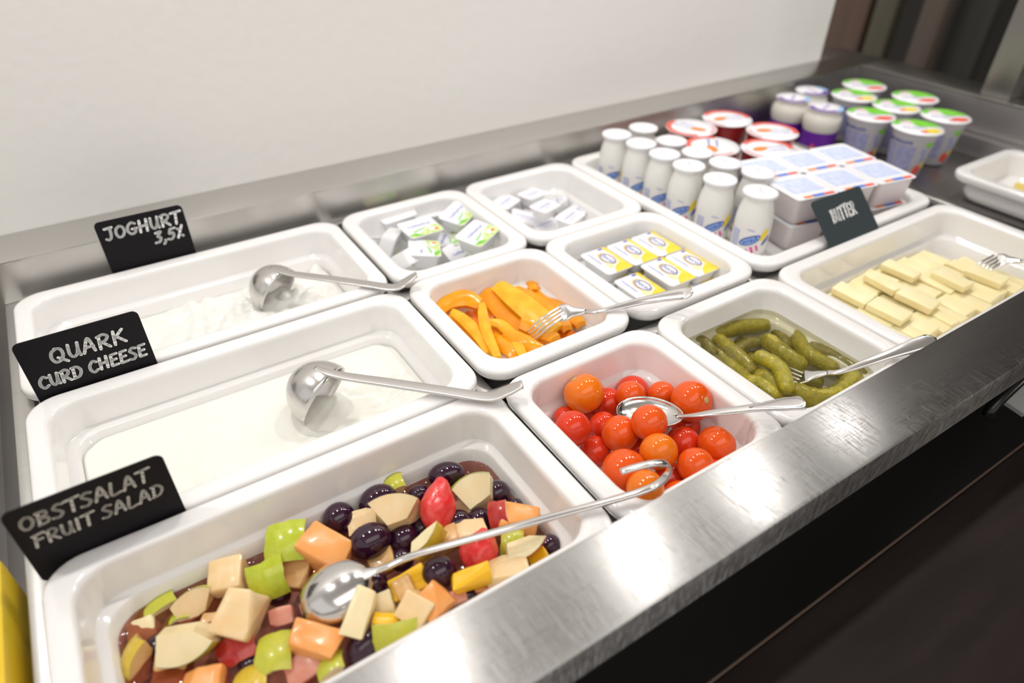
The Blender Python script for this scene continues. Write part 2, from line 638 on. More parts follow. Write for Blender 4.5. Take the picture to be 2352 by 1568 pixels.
# ------------------------------------------------------------------ porcelain pans
def pan(x0, y0, x1, y1, label, depth_=0.066, rim_z=0.0, step=True, r=0.024, name='food_pan', group=None):
    hx, hy = (x1 - x0) / 2, (y1 - y0) / 2
    D = depth_
    prof_in = [(0.0, -0.0045), (0.0003, -0.0026), (0.0010, -0.0011), (0.0022, -0.0003), (0.0040, 0.0), (0.0125, 0.0), (0.0143, -0.0004), (0.0156, -0.0014), (0.0164, -0.0036), (0.0167, -0.0060)]
    if step:
        prof_in += [(0.0180, -0.0280), (0.0188, -0.0295), (0.0230, -0.0306), (0.0246, -0.0326)]
        dd = 0.0248
    else:
        dd = 0.0172
    if not step:
        prof_in += [(dd + 0.0012, -D + 0.010), (dd + 0.0024, -D + 0.0065), (dd + 0.0045, -D + 0.0046), (dd + 0.0075, -D + 0.004)]
    else:
        prof_in += [(dd + 0.0022, -D + 0.016), (dd + 0.0040, -D + 0.009), (dd + 0.0085, -D + 0.0048), (dd + 0.016, -D + 0.004)]
    prof_out = [(0.0004, -0.0080), (0.0014, -0.0105), (0.0034, -0.0125), (0.0110, -0.0125), (0.0135, -0.016), (dd - 0.003, -D + 0.012), (dd + 0.001, -D + 0.003), (dd + 0.006, -D)]
    seq = prof_out[::-1] + prof_in
    rings = []
    for d, z in seq:
        rr = max(0.006, r - d * (0.15 if d > 0.012 else 0.3))
        rings.append([(x, y, z) for x, y in rrect(hx - d, hy - d, rr, 8)])
    v, f = loft(rings)
    o = mesh_obj(name, v, f, CER)
    o.location = ((x0 + x1) / 2, (y0 + y1) / 2, rim_z)
    fix_normals(o)
    return tag(o, label, 'food pan', group)


G = 0.0022
X = [0.0, 0.3254, 0.4925, 0.6610, 0.9860]
Y = [0.0, 0.1766, 0.3540, 0.5330]
pan(X[0], Y[2] + 0.003, X[1] - G, Y[3] - 0.001, 'long white porcelain pan of white yoghurt beside the back ledge')
pan(X[0] + 0.001, Y[1] + 0.001, X[1] - G, Y[2] - 0.002, 'long white porcelain pan of curd cheese between the yoghurt and the fruit salad')
pan(X[0] + 0.001, Y[0] + 0.001, X[1] - G, Y[1] - 0.0012, 'long white porcelain pan holding the fruit salad', depth_=0.076)
pan(X[1] + G, Y[2] + 0.0004, X[2] - 0.0010, Y[3] - 0.001, 'small white porcelain pan of green-lidded portion cups')
pan(X[1] + G, Y[1] + 0.0045, X[2] - 0.0010, Y[2] - 0.0006, 'small white porcelain pan of orange pepper strips')
pan(X[1] + G, Y[0] + 0.001, X[2] - 0.0012, Y[1] - 0.0025, 'small white porcelain pan of cherry tomatoes')
pan(X[2] + 0.0006, Y[2] + 0.0004, X[3] - 0.0010, Y[3] - 0.001, 'small white porcelain pan of blue-printed portion packs')
pan(X[2] + 0.0006, Y[1] + 0.0045, X[3] - 0.0010, Y[2] - 0.0006, 'small white porcelain pan of yellow-printed margarine packs')
pan(X[2] + 0.001, Y[0] + 0.001, X[3] - 0.0015, Y[1] - 0.0025, 'small white porcelain pan of pickled gherkins')
pan(X[3] + 0.0015, Y[1] + 0.0045, X[4], Y[3] - 0.001, 'shallow wide white porcelain tray of drink bottles and puddings', depth_=0.040, step=False)
pan(X[3] + 0.0015, Y[0] + 0.001, X[4], Y[1] - 0.0022, 'long white porcelain pan of butter pieces')
pan(1.115, 0.060, 1.283, 0.237, 'separate small white porcelain pan with yellow slices standing on the cold plate', depth_=0.040, rim_z=-0.010, step=False)


# ------------------------------------------------------------------ signs with handwritten letters
GL = {
    'J': (0.62, [[(0.05, 0.93), (0.55, 0.97)], [(0.42, 0.95), (0.44, 0.45), (0.38, 0.12), (0.22, 0.02), (0.08, 0.10)]]),
    'O': (0.72, [[(0.35, 0.92), (0.12, 0.75), (0.06, 0.40), (0.22, 0.06), (0.50, 0.10), (0.66, 0.45), (0.55, 0.82), (0.33, 0.92)]]),
    'G': (0.74, [[(0.62, 0.82), (0.38, 0.93), (0.12, 0.70), (0.08, 0.32), (0.30, 0.04), (0.58, 0.12), (0.64, 0.40)], [(0.40, 0.42), (0.70, 0.42)]]),
    'H': (0.72, [[(0.10, 0.95), (0.10, 0.03)], [(0.60, 0.97), (0.60, 0.03)], [(0.10, 0.48), (0.60, 0.52)]]),
    'U': (0.70, [[(0.08, 0.92), (0.10, 0.30), (0.28, 0.04), (0.48, 0.18), (0.58, 0.60)], [(0.58, 0.92), (0.58, 0.35), (0.66, 0.03)]]),
    'R': (0.70, [[(0.10, 0.90), (0.12, 0.02)], [(0.02, 0.88), (0.35, 0.97), (0.58, 0.78), (0.44, 0.52), (0.14, 0.46)], [(0.24, 0.46), (0.66, 0.02)]]),
    'T': (0.62, [[(-0.02, 0.94), (0.72, 1.0)], [(0.34, 0.96), (0.32, 0.02)]]),
    '3': (0.55, [[(0.05, 0.92), (0.45, 0.95), (0.22, 0.58), (0.46, 0.40), (0.36, 0.08), (0.04, 0.05)]]),
    ',': (0.28, [[(0.16, 0.10), (0.14, -0.06), (0.04, -0.20)]]),
    '5': (0.58, [[(0.55, 0.95), (0.18, 0.93)], [(0.18, 0.93), (0.12, 0.55), (0.40, 0.56), (0.48, 0.28), (0.30, 0.02), (0.02, 0.08)]]),
    '%': (0.66, [[(0.10, 0.80), (0.16, 0.74)], [(0.46, 1.02), (0.14, 0.0)], [(0.50, 0.12), (0.56, 0.06)]]),
    'Q': (0.80, [[(0.36, 0.92), (0.12, 0.75), (0.06, 0.38), (0.24, 0.04), (0.54, 0.10), (0.68, 0.45), (0.58, 0.84), (0.30, 0.94)], [(0.40, 0.30), (0.86, -0.10)]]),
    'A': (0.70, [[(0.04, 0.02), (0.34, 0.96), (0.64, 0.02)], [(0.12, 0.36), (0.58, 0.38)]]),
    'K': (0.74, [[(0.10, 0.95), (0.12, 0.02)], [(0.60, 0.96), (0.14, 0.46)], [(0.26, 0.54), (0.74, 0.06)]]),
    'C': (0.66, [[(0.60, 0.82), (0.36, 0.94), (0.10, 0.66), (0.10, 0.28), (0.34, 0.03), (0.62, 0.16)]]),
    'D': (0.72, [[(0.12, 0.92), (0.12, 0.04)], [(0.02, 0.92), (0.42, 0.90), (0.66, 0.54), (0.48, 0.12), (0.06, 0.03)]]),
    'E': (0.62, [[(0.12, 0.94), (0.10, 0.03)], [(0.12, 0.94), (0.56, 0.96)], [(0.11, 0.50), (0.48, 0.52)], [(0.10, 0.03), (0.58, 0.05)]]),
    'S': (0.62, [[(0.58, 0.90), (0.30, 0.96), (0.12, 0.74), (0.34, 0.52), (0.52, 0.28), (0.34, 0.03), (0.02, 0.08)]]),
    'B': (0.66, [[(0.12, 0.95), (0.10, 0.03)], [(0.02, 0.92), (0.44, 0.92), (0.50, 0.66), (0.14, 0.52), (0.54, 0.38), (0.50, 0.08), (0.06, 0.02)]]),
    'L': (0.60, [[(0.12, 0.95), (0.08, 0.06), (0.58, 0.08)]]),
    'F': (0.62, [[(0.14, 0.92), (0.10, 0.0)], [(0.02, 0.92), (0.62, 0.98)], [(0.12, 0.52), (0.50, 0.54)]]),
    'I': (0.30, [[(0.14, 0.94), (0.14, 0.02)]]),
    ' ': (0.30, []),
}


def writing(lines, pen, name, m, parent, y):
    """lines: (text, x0, baseline z, letter height, width factor, slope, slant)"""
    v, f = [], []

    def disc(c):
        i = len(v)
        for k in range(10):
            a = 2 * PI * k / 10
            v.append((c[0] + pen / 2 * math.cos(a), y, c[1] + pen / 2 * math.sin(a)))
        f.append(tuple(range(i, i + 10)))
    for txt, x0, z0, h, wf, slope, slant in lines:
        cx = x0
        for ch in txt:
            w, strokes = GL[ch]
            jz = random.uniform(-0.03, 0.03) * h
            for st in strokes:
                pts = [(cx + px * h * wf + slant * pz * h, z0 + jz + pz * h + slope * (cx - x0 + px * h * wf)) for px, pz in st]
                pts = [(p.x, p.y) for p in catmull([Vector((a, b, 0)) for a, b in pts], 6 if len(pts) > 2 else 3)]
                for a, b in zip(pts, pts[1:]):
                    d = Vector((b[0] - a[0], b[1] - a[1]))
                    if d.length < 1e-7:
                        continue
                    n_ = Vector((-d.y, d.x)).normalized() * pen / 2
                    i = len(v)
                    v.extend([(a[0] + n_.x, y, a[1] + n_.y), (b[0] + n_.x, y, b[1] + n_.y), (b[0] - n_.x, y, b[1] - n_.y), (a[0] - n_.x, y, a[1] - n_.y)])
                    f.append((i, i + 1, i + 2, i + 3))
                for p in pts:
                    disc(p)
            cx += (w + 0.12) * h * wf
    return mesh_obj(name, v, f, m, parent, smooth=False)


def sign(loc, rz, lean, w, h, below, lines, pen, board_m, ink, label):
    """upright card; its local origin is the lower left corner of the part that shows"""
    root = empty('counter_sign', loc)
    root.rotation_euler = (lean, 0, rz)
    tag(root, label, 'sign')
    prof = rrect(w / 2, (h + below) / 2, 0.005, 5, w / 2, (h - below) / 2)
    rings = [[(x, d, z) for x, z in prof] for d in (0.0006, -0.0006)]
    v, f = loft(rings)
    fix_normals(mesh_obj('card', v, f, board_m, root, smooth=False))
    writing(lines, pen, 'handwriting', ink, root, -0.00075)
    return root


a, b = at(258, 627), at(452, 581)
sign((a.x, 0.5350, 0.001), 0.0, -0.02, 0.082, 0.0525, 0.014,
     [('JOGHURT', 0.0055, 0.0325, 0.0130, 0.98, 0.02, 0.12), ('3,5%', 0.0475, 0.0175, 0.0120, 0.98, 0.05, 0.2)], 0.0026, BLACKP, CHALK,
     'black card sign handwritten JOGHURT 3,5% behind the yoghurt pan')
sign((0.0125, 0.3532, 0.001), 0.012, -0.03, 0.0880, 0.0500, 0.014,
     [('QUARK', 0.019, 0.0255, 0.0130, 1.0, 0.0, 0.15), ('CURD CHEESE', 0.0045, 0.0055, 0.0112, 0.86, 0.03, 0.12)], 0.0024, BLACKP, CHALK,
     'black card sign handwritten QUARK CURD CHEESE behind the curd cheese pan')
sign((0.0005, 0.1752, 0.001), 0.022, 0.0, 0.0865, 0.0500, 0.014,
     [('OBSTSALAT', 0.005, 0.0320, 0.0105, 0.97, 0.02, 0.15), ('FRUIT SALAD', 0.0065, 0.0165, 0.0100, 0.93, 0.02, 0.15)], 0.0018, BLACKP, CHALK2,
     'black card sign handwritten OBSTSALAT FRUIT SALAD behind the fruit salad pan')
sign((0.7612, 0.1755, 0.0012), -0.01, -0.80, 0.0875, 0.0520, 0.004,
     [('BUTTER', 0.021, 0.0210, 0.0150, 0.62, 0.05, 0.1)], 0.0025, GREYP, CHALK,
     'dark grey card sign handwritten BUTTER leaning back above the butter pan')


# ------------------------------------------------------------------ spooned dairy in the pans
def dairy(name, x0, y0, x1, y1, z, r, m, label, cat, fn):
    n = 110
    ny = max(24, int(n * (y1 - y0) / (x1 - x0)))
    cx, cy, hx, hy = (x0 + x1) / 2, (y0 + y1) / 2, (x1 - x0) / 2, (y1 - y0) / 2
    v, f = [], []
    for j in range(ny + 1):
        for i in range(n + 1):
            # square grid squeezed into a rounded rectangle
            sx, sy = 2 * i / n - 1, 2 * j / ny - 1
            px, py = sx * hx, sy * hy
            ex, ey = max(0, abs(px) - (hx - r)), max(0, abs(py) - (hy - r))
            if ex > 0 and ey > 0:
                L = math.hypot(ex, ey)
                k = max(ex, ey) / L
                px = math.copysign(hx - r + ex * k, px)
                py = math.copysign(hy - r + ey * k, py)
            edge = min(1.0, min(hx - abs(px), hy - abs(py)) / 0.012)
            v.append((px, py, fn(px + cx, py + cy) * max(0.0, edge) - 0.0008 * (1 - edge)))
    for j in range(ny):
        for i in range(n):
            a_ = j * (n + 1) + i
            f.append((a_, a_ + 1, a_ + n + 2, a_ + n + 1))
    # skirt to the floor so that it is a solid portion
    rim = [i for i in range(n + 1)] + [j * (n + 1) + n for j in range(1, ny + 1)] + [ny * (n + 1) + i for i in range(n - 1, -1, -1)] + [j * (n + 1) for j in range(ny - 1, 0, -1)]
    base = len(v)
    for k in rim:
        v.append((v[k][0] * 0.965, v[k][1] * 0.93, -0.014))
    m_ = len(rim)
    for k in range(m_):
        f.append((rim[k], base + k, base + (k + 1) % m_, rim[(k + 1) % m_]))
    o = mesh_obj(name, v, f, m)
    o.location = (cx, cy, z)
    return tag(o, label, cat, kind='stuff')


from mathutils import noise as mnoise


def lumps(x, y, amp, s, seed=0.0):
    return amp * mnoise.noise(Vector((x * s + seed, y * s * 1.3, seed)))


YOG = mat('white_yoghurt', (0.88, 0.87, 0.83), 0.22, sss=0.15, bump=0.15, bump_scale=120)
QUA = mat('cream_white_curd', (0.89, 0.88, 0.81), 0.25, sss=0.15, bump=0.12, bump_scale=90)


def fn_yog(x, y):
    t = min(1, max(0, (x - 0.10) / 0.06))
    ridge = 0.0115 * abs(mnoise.noise(Vector((x * 55, y * 70, 1.3)))) + 0.007 * mnoise.noise(Vector((x * 25, y * 32, 5)))
    return ridge * (0.4 + 0.9 * t) + 0.004 * t


def fn_qua(x, y):
    g = 0.003 * mnoise.noise(Vector((x * 22, y * 26, 2))) + 0.0012 * mnoise.noise(Vector((x * 90, y * 60, 7)))
    dx, dy = x - 0.255, y - 0.262
    g -= 0.009 * math.exp(-(dx * dx / 0.0009 + dy * dy / 0.0004))
    s = math.sin((y - 0.2) * 420 + 8 * (x - 0.24)) * math.exp(-((x - 0.275) / 0.03) ** 2) * math.exp(-((y - 0.245) / 0.03) ** 2)
    return g * 1.4 + 0.0026 * s


dairy('yoghurt', 0.0267, 0.3837, 0.2965, 0.5053, -0.0440, 0.022, YOG, 'lumpy white yoghurt in the pan beside the back ledge', 'yoghurt', fn_yog)
dairy('curd_cheese', 0.0268, 0.2034, 0.2974, 0.3262, -0.0370, 0.022, QUA, 'smooth cream-white curd cheese in the pan behind the fruit salad', 'curd cheese', fn_qua)


# ------------------------------------------------------------------ cutlery
def bowl_mesh(a, b, d, n=20, k=9, tip=0.0, th=0.0008):
    """spoon bowl: rim ellipse a x b in the xy plane, depth d towards -z, with thickness"""
    outer, inner = [], []
    for j in range(k + 1):
        t = j / k * PI / 2
        r, z = math.cos(t), -math.sin(t)
        for lst, off in ((outer, th), (inner, 0.0)):
            ring = []
            for i in range(n):
                an = 2 * PI * i / n
                x = (a + off) * max(r, 0.02) * math.cos(an)
                y = (b + off) * max(r, 0.02) * math.sin(an) * (1 - tip * math.cos(an) * r)
                ring.append((x, y, z * (d + off)))
            lst.append(ring)
    return loft(outer[::-1] + inner)


def orient(fwd, up):
    f = Vector(fwd).normalized()
    u = Vector(up)
    u = (u - f * u.dot(f)).normalized()
    s = u.cross(f)
    return Matrix((f, s, u)).transposed()   # columns: local x = fwd, y = side, z = up


def place(o, P, Mx):
    o.matrix_local = Matrix.Translation(P) @ Mx.to_4x4()


def sauce_ladle(J, E, T, r, mouth, label):
    root = empty('sauce_ladle', J)
    tag(root, label, 'ladle')
    h = (E - J).normalized()
    mth = Vector(mouth).normalized()
    upv = Vector((0, 0, 1))
    upv = (upv - mth * upv.dot(mth)).normalized()
    c = -upv * r
    v, f = bowl_mesh(r, r * 0.96, r * 1.12, 32, 12, th=0.0010)
    o = fix_normals(mesh_obj('bowl', v, f, CUT_SATIN, root))
    place(o, c, orient(upv, mth))
    path = catmull([c + upv * r * 0.90 - mth * r * 0.55, c + upv * r * 1.02 - mth * 0.15 * r, Vector((0, 0, 0)) + h * 0.012 + upv * 0.0012,
                    h * 0.05 + upv * 0.0008, (E - J) * 0.75, E - J, (E - J) + (T - E) * 0.5 + Vector((0, 0, -0.001)), T - J], 7)
    v, f = sweep(path, Vector((0, 0, 1)), interp([(0, 0.004), (0.2, 0.0085), (0.5, 0.0105), (0.9, 0.0125), (1, 0.009)]), interp([(0, 0.001), (0.15, 0.0026), (1, 0.0026)]), 12, 0.55)
    fix_normals(mesh_obj('handle', v, f, CUT_SATIN, root))
    return root


sauce_ladle(at(762, 862, 0.006), at(1120, 912, 0.0048), at(1200, 882, 0.016), 0.0285, camdir(0.84, -0.52, 0.02),
            'steel sauce ladle dipped in the curd cheese')
sauce_ladle(at(650, 628, 0.000), at(905, 660, 0.0046), at(957, 630, 0.016), 0.0270, camdir(0.84, -0.52, 0.02),
            'steel sauce ladle dipped in the lumpy yoghurt')


def handle_strip(name, pts, up, wid, thk, root, m=CUT, n=12, power=0.7, seg=7):
    path = catmull([p - root.location for p in pts], seg)
    v, f = sweep(path, up, wid, thk, n, power)
    return fix_normals(mesh_obj(name, v, f, m, root))


# long serving spoon in the fruit salad, hooked end
SPC = at(772, 1352, -0.020)
sp = empty('serving_spoon', SPC)
tag(sp, 'long hooked steel serving spoon lying upside down in the fruit salad', 'spoon')
neck = at(885, 1303, -0.012)
hv = (neck - SPC).normalized()
v, f = bowl_mesh(0.0235, 0.0195, 0.0125, 30, 10, th=0.0009)
o = fix_normals(mesh_obj('bowl', v, f, CUT, sp))
place(o, (0, 0, -0.004), orient(hv, camdir(-0.25, -0.75, -0.62)))
hp = [SPC + hv * 0.017 + Vector((0, 0, 0.003)), neck, at(960, 1272, -0.007), at(1200, 1205, 0.0015), at(1400, 1150, 0.0065), at(1478, 1126, 0.009)]
ex = (hp[-1] - hp[-2]).normalized()
pe = hp[-1]
hk = [pe + ex * 0.010 + Vector((0, 0, 0.0025)), pe + ex * 0.0165 + Vector((0, 0, 0.0105)), pe + ex * 0.0145 + Vector((0, 0, 0.0195)), pe + ex * 0.005 + Vector((0, 0, 0.0245)), pe - ex * 0.008 + Vector((0, 0, 0.0262)), pe - ex * 0.019 + Vector((0, 0, 0.0262))]
path = catmull([p - SPC for p in hp + hk], 7)
side = ex.cross(Vector((0, 0, 1))).normalized()
ups = []
for i in range(len(path)):
    t = (path[min(i + 1, len(path) - 1)] - path[max(i - 1, 0)]).normalized()
    ups.append(side.cross(t).normalized())
v, f = sweep(path, ups, interp([(0, 0.009), (0.08, 0.0045), (0.3, 0.0055), (0.6, 0.0060), (1, 0.0052)]), interp([(0, 0.0015), (0.1, 0.003), (1, 0.0022)]), 12, 0.7)
fix_normals(mesh_obj('handle', v, f, CUT, sp))

# table spoon among the tomatoes
TS = at(1492, 945, -0.011)
ts = empty('table_spoon', TS)
tag(ts, 'steel table spoon with a broad handle tucked among the cherry tomatoes', 'spoon')
nk = at(1562, 956, -0.007)
hv = (nk - TS).normalized()
v, f = bowl_mesh(0.0265, 0.0175, 0.008, 30, 8, tip=0.12, th=0.0008)
o = fix_normals(mesh_obj('bowl', v, f, CUT, ts))
place(o, (0, 0, 0), orient(hv, camdir(0.05, 0.76, 0.62)))
tpath = catmull([p - TS for p in [TS + hv * 0.022, nk, at(1620, 950, 0.003), at(1720, 938, 0.012), at(1800, 928, 0.0185), at(1838, 925, 0.021), at(1850, 924, 0.0216)]], 8)
tup = camdir(0.1, 0.8, 0.6)
tw = interp([(0, 0.006), (0.17, 0.0050), (0.5, 0.0085), (0.70, 0.0148), (0.84, 0.0160), (0.93, 0.0125), (1, 0.002)])
v, f = sweep(tpath, tup, tw, 0.0022, 14, 0.75)
fix_normals(mesh_obj('handle', v, f, CUT, ts))
# sunk field inside the raised border of the handle
i0_, i1_ = int(len(tpath) * 0.50), int(len(tpath) * 0.90)
sub = [p + tup * 0.0010 for p in tpath[i0_:i1_]]
v, f = sweep(sub, tup, lambda q: max(0.001, (tw((i0_ + q * (len(sub) - 1)) / (len(tpath) - 1)) - 0.0042) * math.sin(PI * min(1, max(0.02, q * 0.94 + 0.04))) ** 0.35), 0.0006, 12, 0.8)
fix_normals(mesh_obj('handle_field', v, f, mat('grooved_steel', (0.42, 0.40, 0.39), 0.25, metal=1.0), ts))


def fork(tips, root_pt, neck_pt, handle_pts, up, label, spread=0.0045, wid=None, droop=0.004):
    """tips: middle point between the tine ends; root_pt: where the tines start"""
    root = empty('table_fork', root_pt)
    tag(root, label, 'fork')
    d = (tips - root_pt)
    s = d.cross(up).normalized()
    upn = s.cross(d).normalized()
    for k in (-1.5, -0.5, 0.5, 1.5):
        a_ = s * (k * spread)
        path = catmull([a_ * 0.95 - d * 0.08, a_ + d * 0.45 + upn * droop * 0.8, a_ * 1.02 + d], 8)
        v, f = sweep(path, upn, interp([(0, 0.0029), (0.6, 0.0025), (1, 0.0011)]), interp([(0, 0.0018), (1, 0.0009)]), 8, 0.7)
        fix_normals(mesh_obj('tine', v, f, CUT, root))
    path = catmull([d * 0.02 , (neck_pt - root_pt) * 0.35 + upn * 0.0006, (neck_pt - root_pt)], 8)
    v, f = sweep(path, upn, interp([(0, 0.0185), (0.35, 0.0185), (0.7, 0.010), (1, 0.0055)]), interp([(0, 0.0016), (1, 0.0028)]), 14, 0.75)
    fix_normals(mesh_obj('head', v, f, CUT, root))
    path = catmull([p - root_pt for p in [neck_pt] + handle_pts], 8)
    v, f = sweep(path, up, wid or interp([(0, 0.0055), (0.25, 0.0050), (0.5, 0.0085), (0.75, 0.0140), (0.88, 0.0145), (0.95, 0.0105), (1, 0.002)]), 0.0026, 12, 0.75)
    fix_normals(mesh_obj('handle', v, f, CUT, root))
    return root


fork(at(1218, 772, -0.028), at(1288, 718, -0.008), at(1345, 715, -0.0035), [at(1380, 714, 0.001), at(1470, 692, 0.010), at(1560, 675, 0.020), at(1592, 672, 0.024)],
     camdir(-0.05, 0.55, 0.85), 'steel fork resting on the rim with its tines in the pepper strips', spread=0.0040)
fork(at(1762, 850, -0.040), at(1835, 868, -0.028), at(1900, 856, -0.018), [at(1935, 852, -0.012), at(2020, 822, 0.002), at(2110, 790, 0.014), at(2150, 778, 0.018)],
     camdir(-0.1, 0.62, 0.78), 'steel fork standing in the gherkin brine')
fork(at(2228, 640, -0.034), at(2290, 596, -0.018), at(2345, 600, -0.012), [at(2380, 596, -0.006), at(2470, 570, 0.010), at(2560, 545, 0.022), at(2590, 540, 0.025)],
     camdir(-0.1, 0.7, 0.7), 'steel fork stuck in the butter pieces')


# ------------------------------------------------------------------ heaps: push things apart along their line of sight
def relax(items, floor_z, gap=0.0003, it=60):
    """items: dict(u,v,z,r) with r in metres; keeps each pixel, moves the farther one of a pair away"""
    C = Vector(CAM)
    for q in items:
        q['d'] = Vector(ray(q['u'], q['v']))
        q['t'] = (q['z'] - CAM[2]) / q['d'].z
    for _ in range(it):
        moved = False
        for i, a_ in enumerate(items):
            for b_ in items[i + 1:]:
                pa, pb = C + a_['d'] * a_['t'], C + b_['d'] * b_['t']
                ov = a_['r'] + b_['r'] + gap - (pa - pb).length
                if ov > 0.0004:
                    far, near = (a_, b_) if a_['t'] > b_['t'] else (b_, a_)
                    st = min(ov, 0.002) / far['d'].length
                    if (C + far['d'] * (far['t'] + st)).z - far['r'] > floor_z:
                        far['t'] += st
                    else:
                        near['t'] -= st
                    moved = True
        if not moved:
            break
    for q in items:
        q['P'] = C + q['d'] * q['t']
        q['grow'] = q['t'] * q['d'].z / (q['z'] - CAM[2])
    return items


# ------------------------------------------------------------------ cherry tomatoes
TOM = {
    'r': mat('tomato_red', (0.70, 0.035, 0.010), 0.11, coat=0.15, sss=0.12, var=(0.76, 0.055, 0.012), var_scale=45),
    'o': mat('tomato_orange_red', (0.82, 0.085, 0.008), 0.11, coat=0.15, sss=0.12, var=(0.82, 0.12, 0.008), var_scale=45),
    'y': mat('tomato_orange', (0.88, 0.24, 0.006), 0.11, coat=0.15, sss=0.12, var=(0.84, 0.15, 0.008), var_scale=35),
}
SCAR = mat('tomato_scar', (0.62, 0.42, 0.16), 0.6, bump=0.2)
bm = bmesh.new()
bmesh.ops.create_uvsphere(bm, u_segments=32, v_segments=20, radius=1)
for v_ in bm.verts:
    z = v_.co.z
    v_.co.z *= 0.96
    if z > 0.80:
        v_.co.z -= 0.10 * ((z - 0.80) / 0.2) ** 1.5
tom_me = {}
for k in TOM:
    me = bpy.data.meshes.new('tomato_skin_' + k)
    bm.to_mesh(me)
    me.polygons.foreach_set('use_smooth', [True] * len(me.polygons))
    me.materials.append(TOM[k])
    tom_me[k] = me
bm.free()
v, f = lathe([(0.16, 0.86), (0.15, 0.885), (0.10, 0.875), (0.05, 0.89)], 14, False, True)
scar_o = mesh_obj('stem_scar', v, f, SCAR)
scar_me = scar_o.data
bpy.data.objects.remove(scar_o)
TL = [  # u, v, r px, z, colour, cam-space stem direction (or None)
    (1341, 903, 46, -0.016, 'y', (-0.55, 0.80, 0.1)), (1395, 927, 37, -0.030, 'r', None), (1453, 900, 38, -0.035, 'r', None), (1449, 909, 34, -0.024, 'o', None),
    (1520, 908, 33, -0.026, 'o', None), (1588, 921, 47, -0.012, 'o', (0.62, 0.12, 0.80)), (1316, 984, 41, -0.012, 'r', None), (1298, 960, 27, -0.035, 'r', None),
    (1386, 978, 33, -0.026, 'r', None), (1424, 996, 42, -0.010, 'o', None), (1491, 970, 41, 0.003, 'o', None), (1513, 1037, 43, -0.009, 'y', (0.10, -0.80, 0.58)),
    (1568, 1018, 39, -0.024, 'r', None), (1646, 1021, 43, -0.018, 'o', (0.72, 0.66, -0.2)), (1598, 1070, 42, -0.012, 'o', None), (1367, 1037, 36, -0.024, 'r', None),
    (1434, 1082, 51, -0.010, 'o', None), (1482, 1123, 44, -0.004, 'y', (0.8, -0.5, 0.1)), (1539, 1098, 36, -0.030, 'r', None), (1577, 976, 34, -0.036, 'r', None),
    (1469, 1030, 26, -0.034, 'r', None), (1365, 945, 28, -0.040, 'r', None), (1650, 960, 26, -0.045, 'r', None), (1560, 1140, 36, -0.022, 'o', None), (1640, 1090, 36, -0.026, 'r', None),
]
items = []
for u, vv, rp, z, c, st in TL:
    items.append(dict(u=u, v=vv, z=z, r=rp * depth(at(u, vv, z)) / F_PX * 0.96, c=c, st=st))
relax(items, -0.061)
LT = {'r': 'deep red cherry tomato in the tomato heap', 'o': 'orange-red cherry tomato in the tomato heap', 'y': 'pale orange cherry tomato in the tomato heap'}
for q in items:
    o = bpy.data.objects.new('cherry_tomato', tom_me[q['c']])
    COL.objects.link(o)
    o.location = q['P']
    o.scale = (q['r'] * min(1.14, q['grow'] * 1.07),) * 3
    d = camdir(*q['st']) if q['st'] else camdir(random.uniform(-1, 1), random.uniform(-1, 1), -1.2)
    o.rotation_mode = 'QUATERNION'
    o.rotation_quaternion = d.to_track_quat('Z', 'Y')
    lab = {(1341, 903): 'pale orange cherry tomato at the rear left of the tomato heap', (1513, 1037): 'pale orange cherry tomato with a brown scar beside the hook',
           (1482, 1123): 'pale orange cherry tomato under the hooked spoon end', (1588, 921): 'big orange-red cherry tomato with its scar beside the spoon neck',
           (1491, 970): 'orange-red cherry tomato sitting in the spoon bowl', (1434, 1082): 'largest orange-red cherry tomato beneath the tip of the hook',
           (1424, 996): 'orange-red cherry tomato in front of the spoon bowl rim', (1646, 1021): 'orange-red cherry tomato at the right pan wall',
           (1598, 1070): 'orange-red cherry tomato close to the front ledge', (1316, 984): 'deep red cherry tomato against the left pan wall',
           (1367, 1037): 'deep red cherry tomato between the left wall and the largest tomato', (1568, 1018): 'deep red cherry tomato in the open just below the spoon neck'}.get((q['u'], q['v']), LT[q['c']])
    tag(o, lab, 'tomato', 'cherry tomatoes %s' % q['c'].replace('r', 'deep red').replace('o', 'orange-red') if q['c'] != 'y' else 'cherry tomatoes pale orange')
    if q['st'] and q['c'] != 'q':
        s = bpy.data.objects.new('stem_scar', scar_me)
        COL.objects.link(s)
        s.parent = o


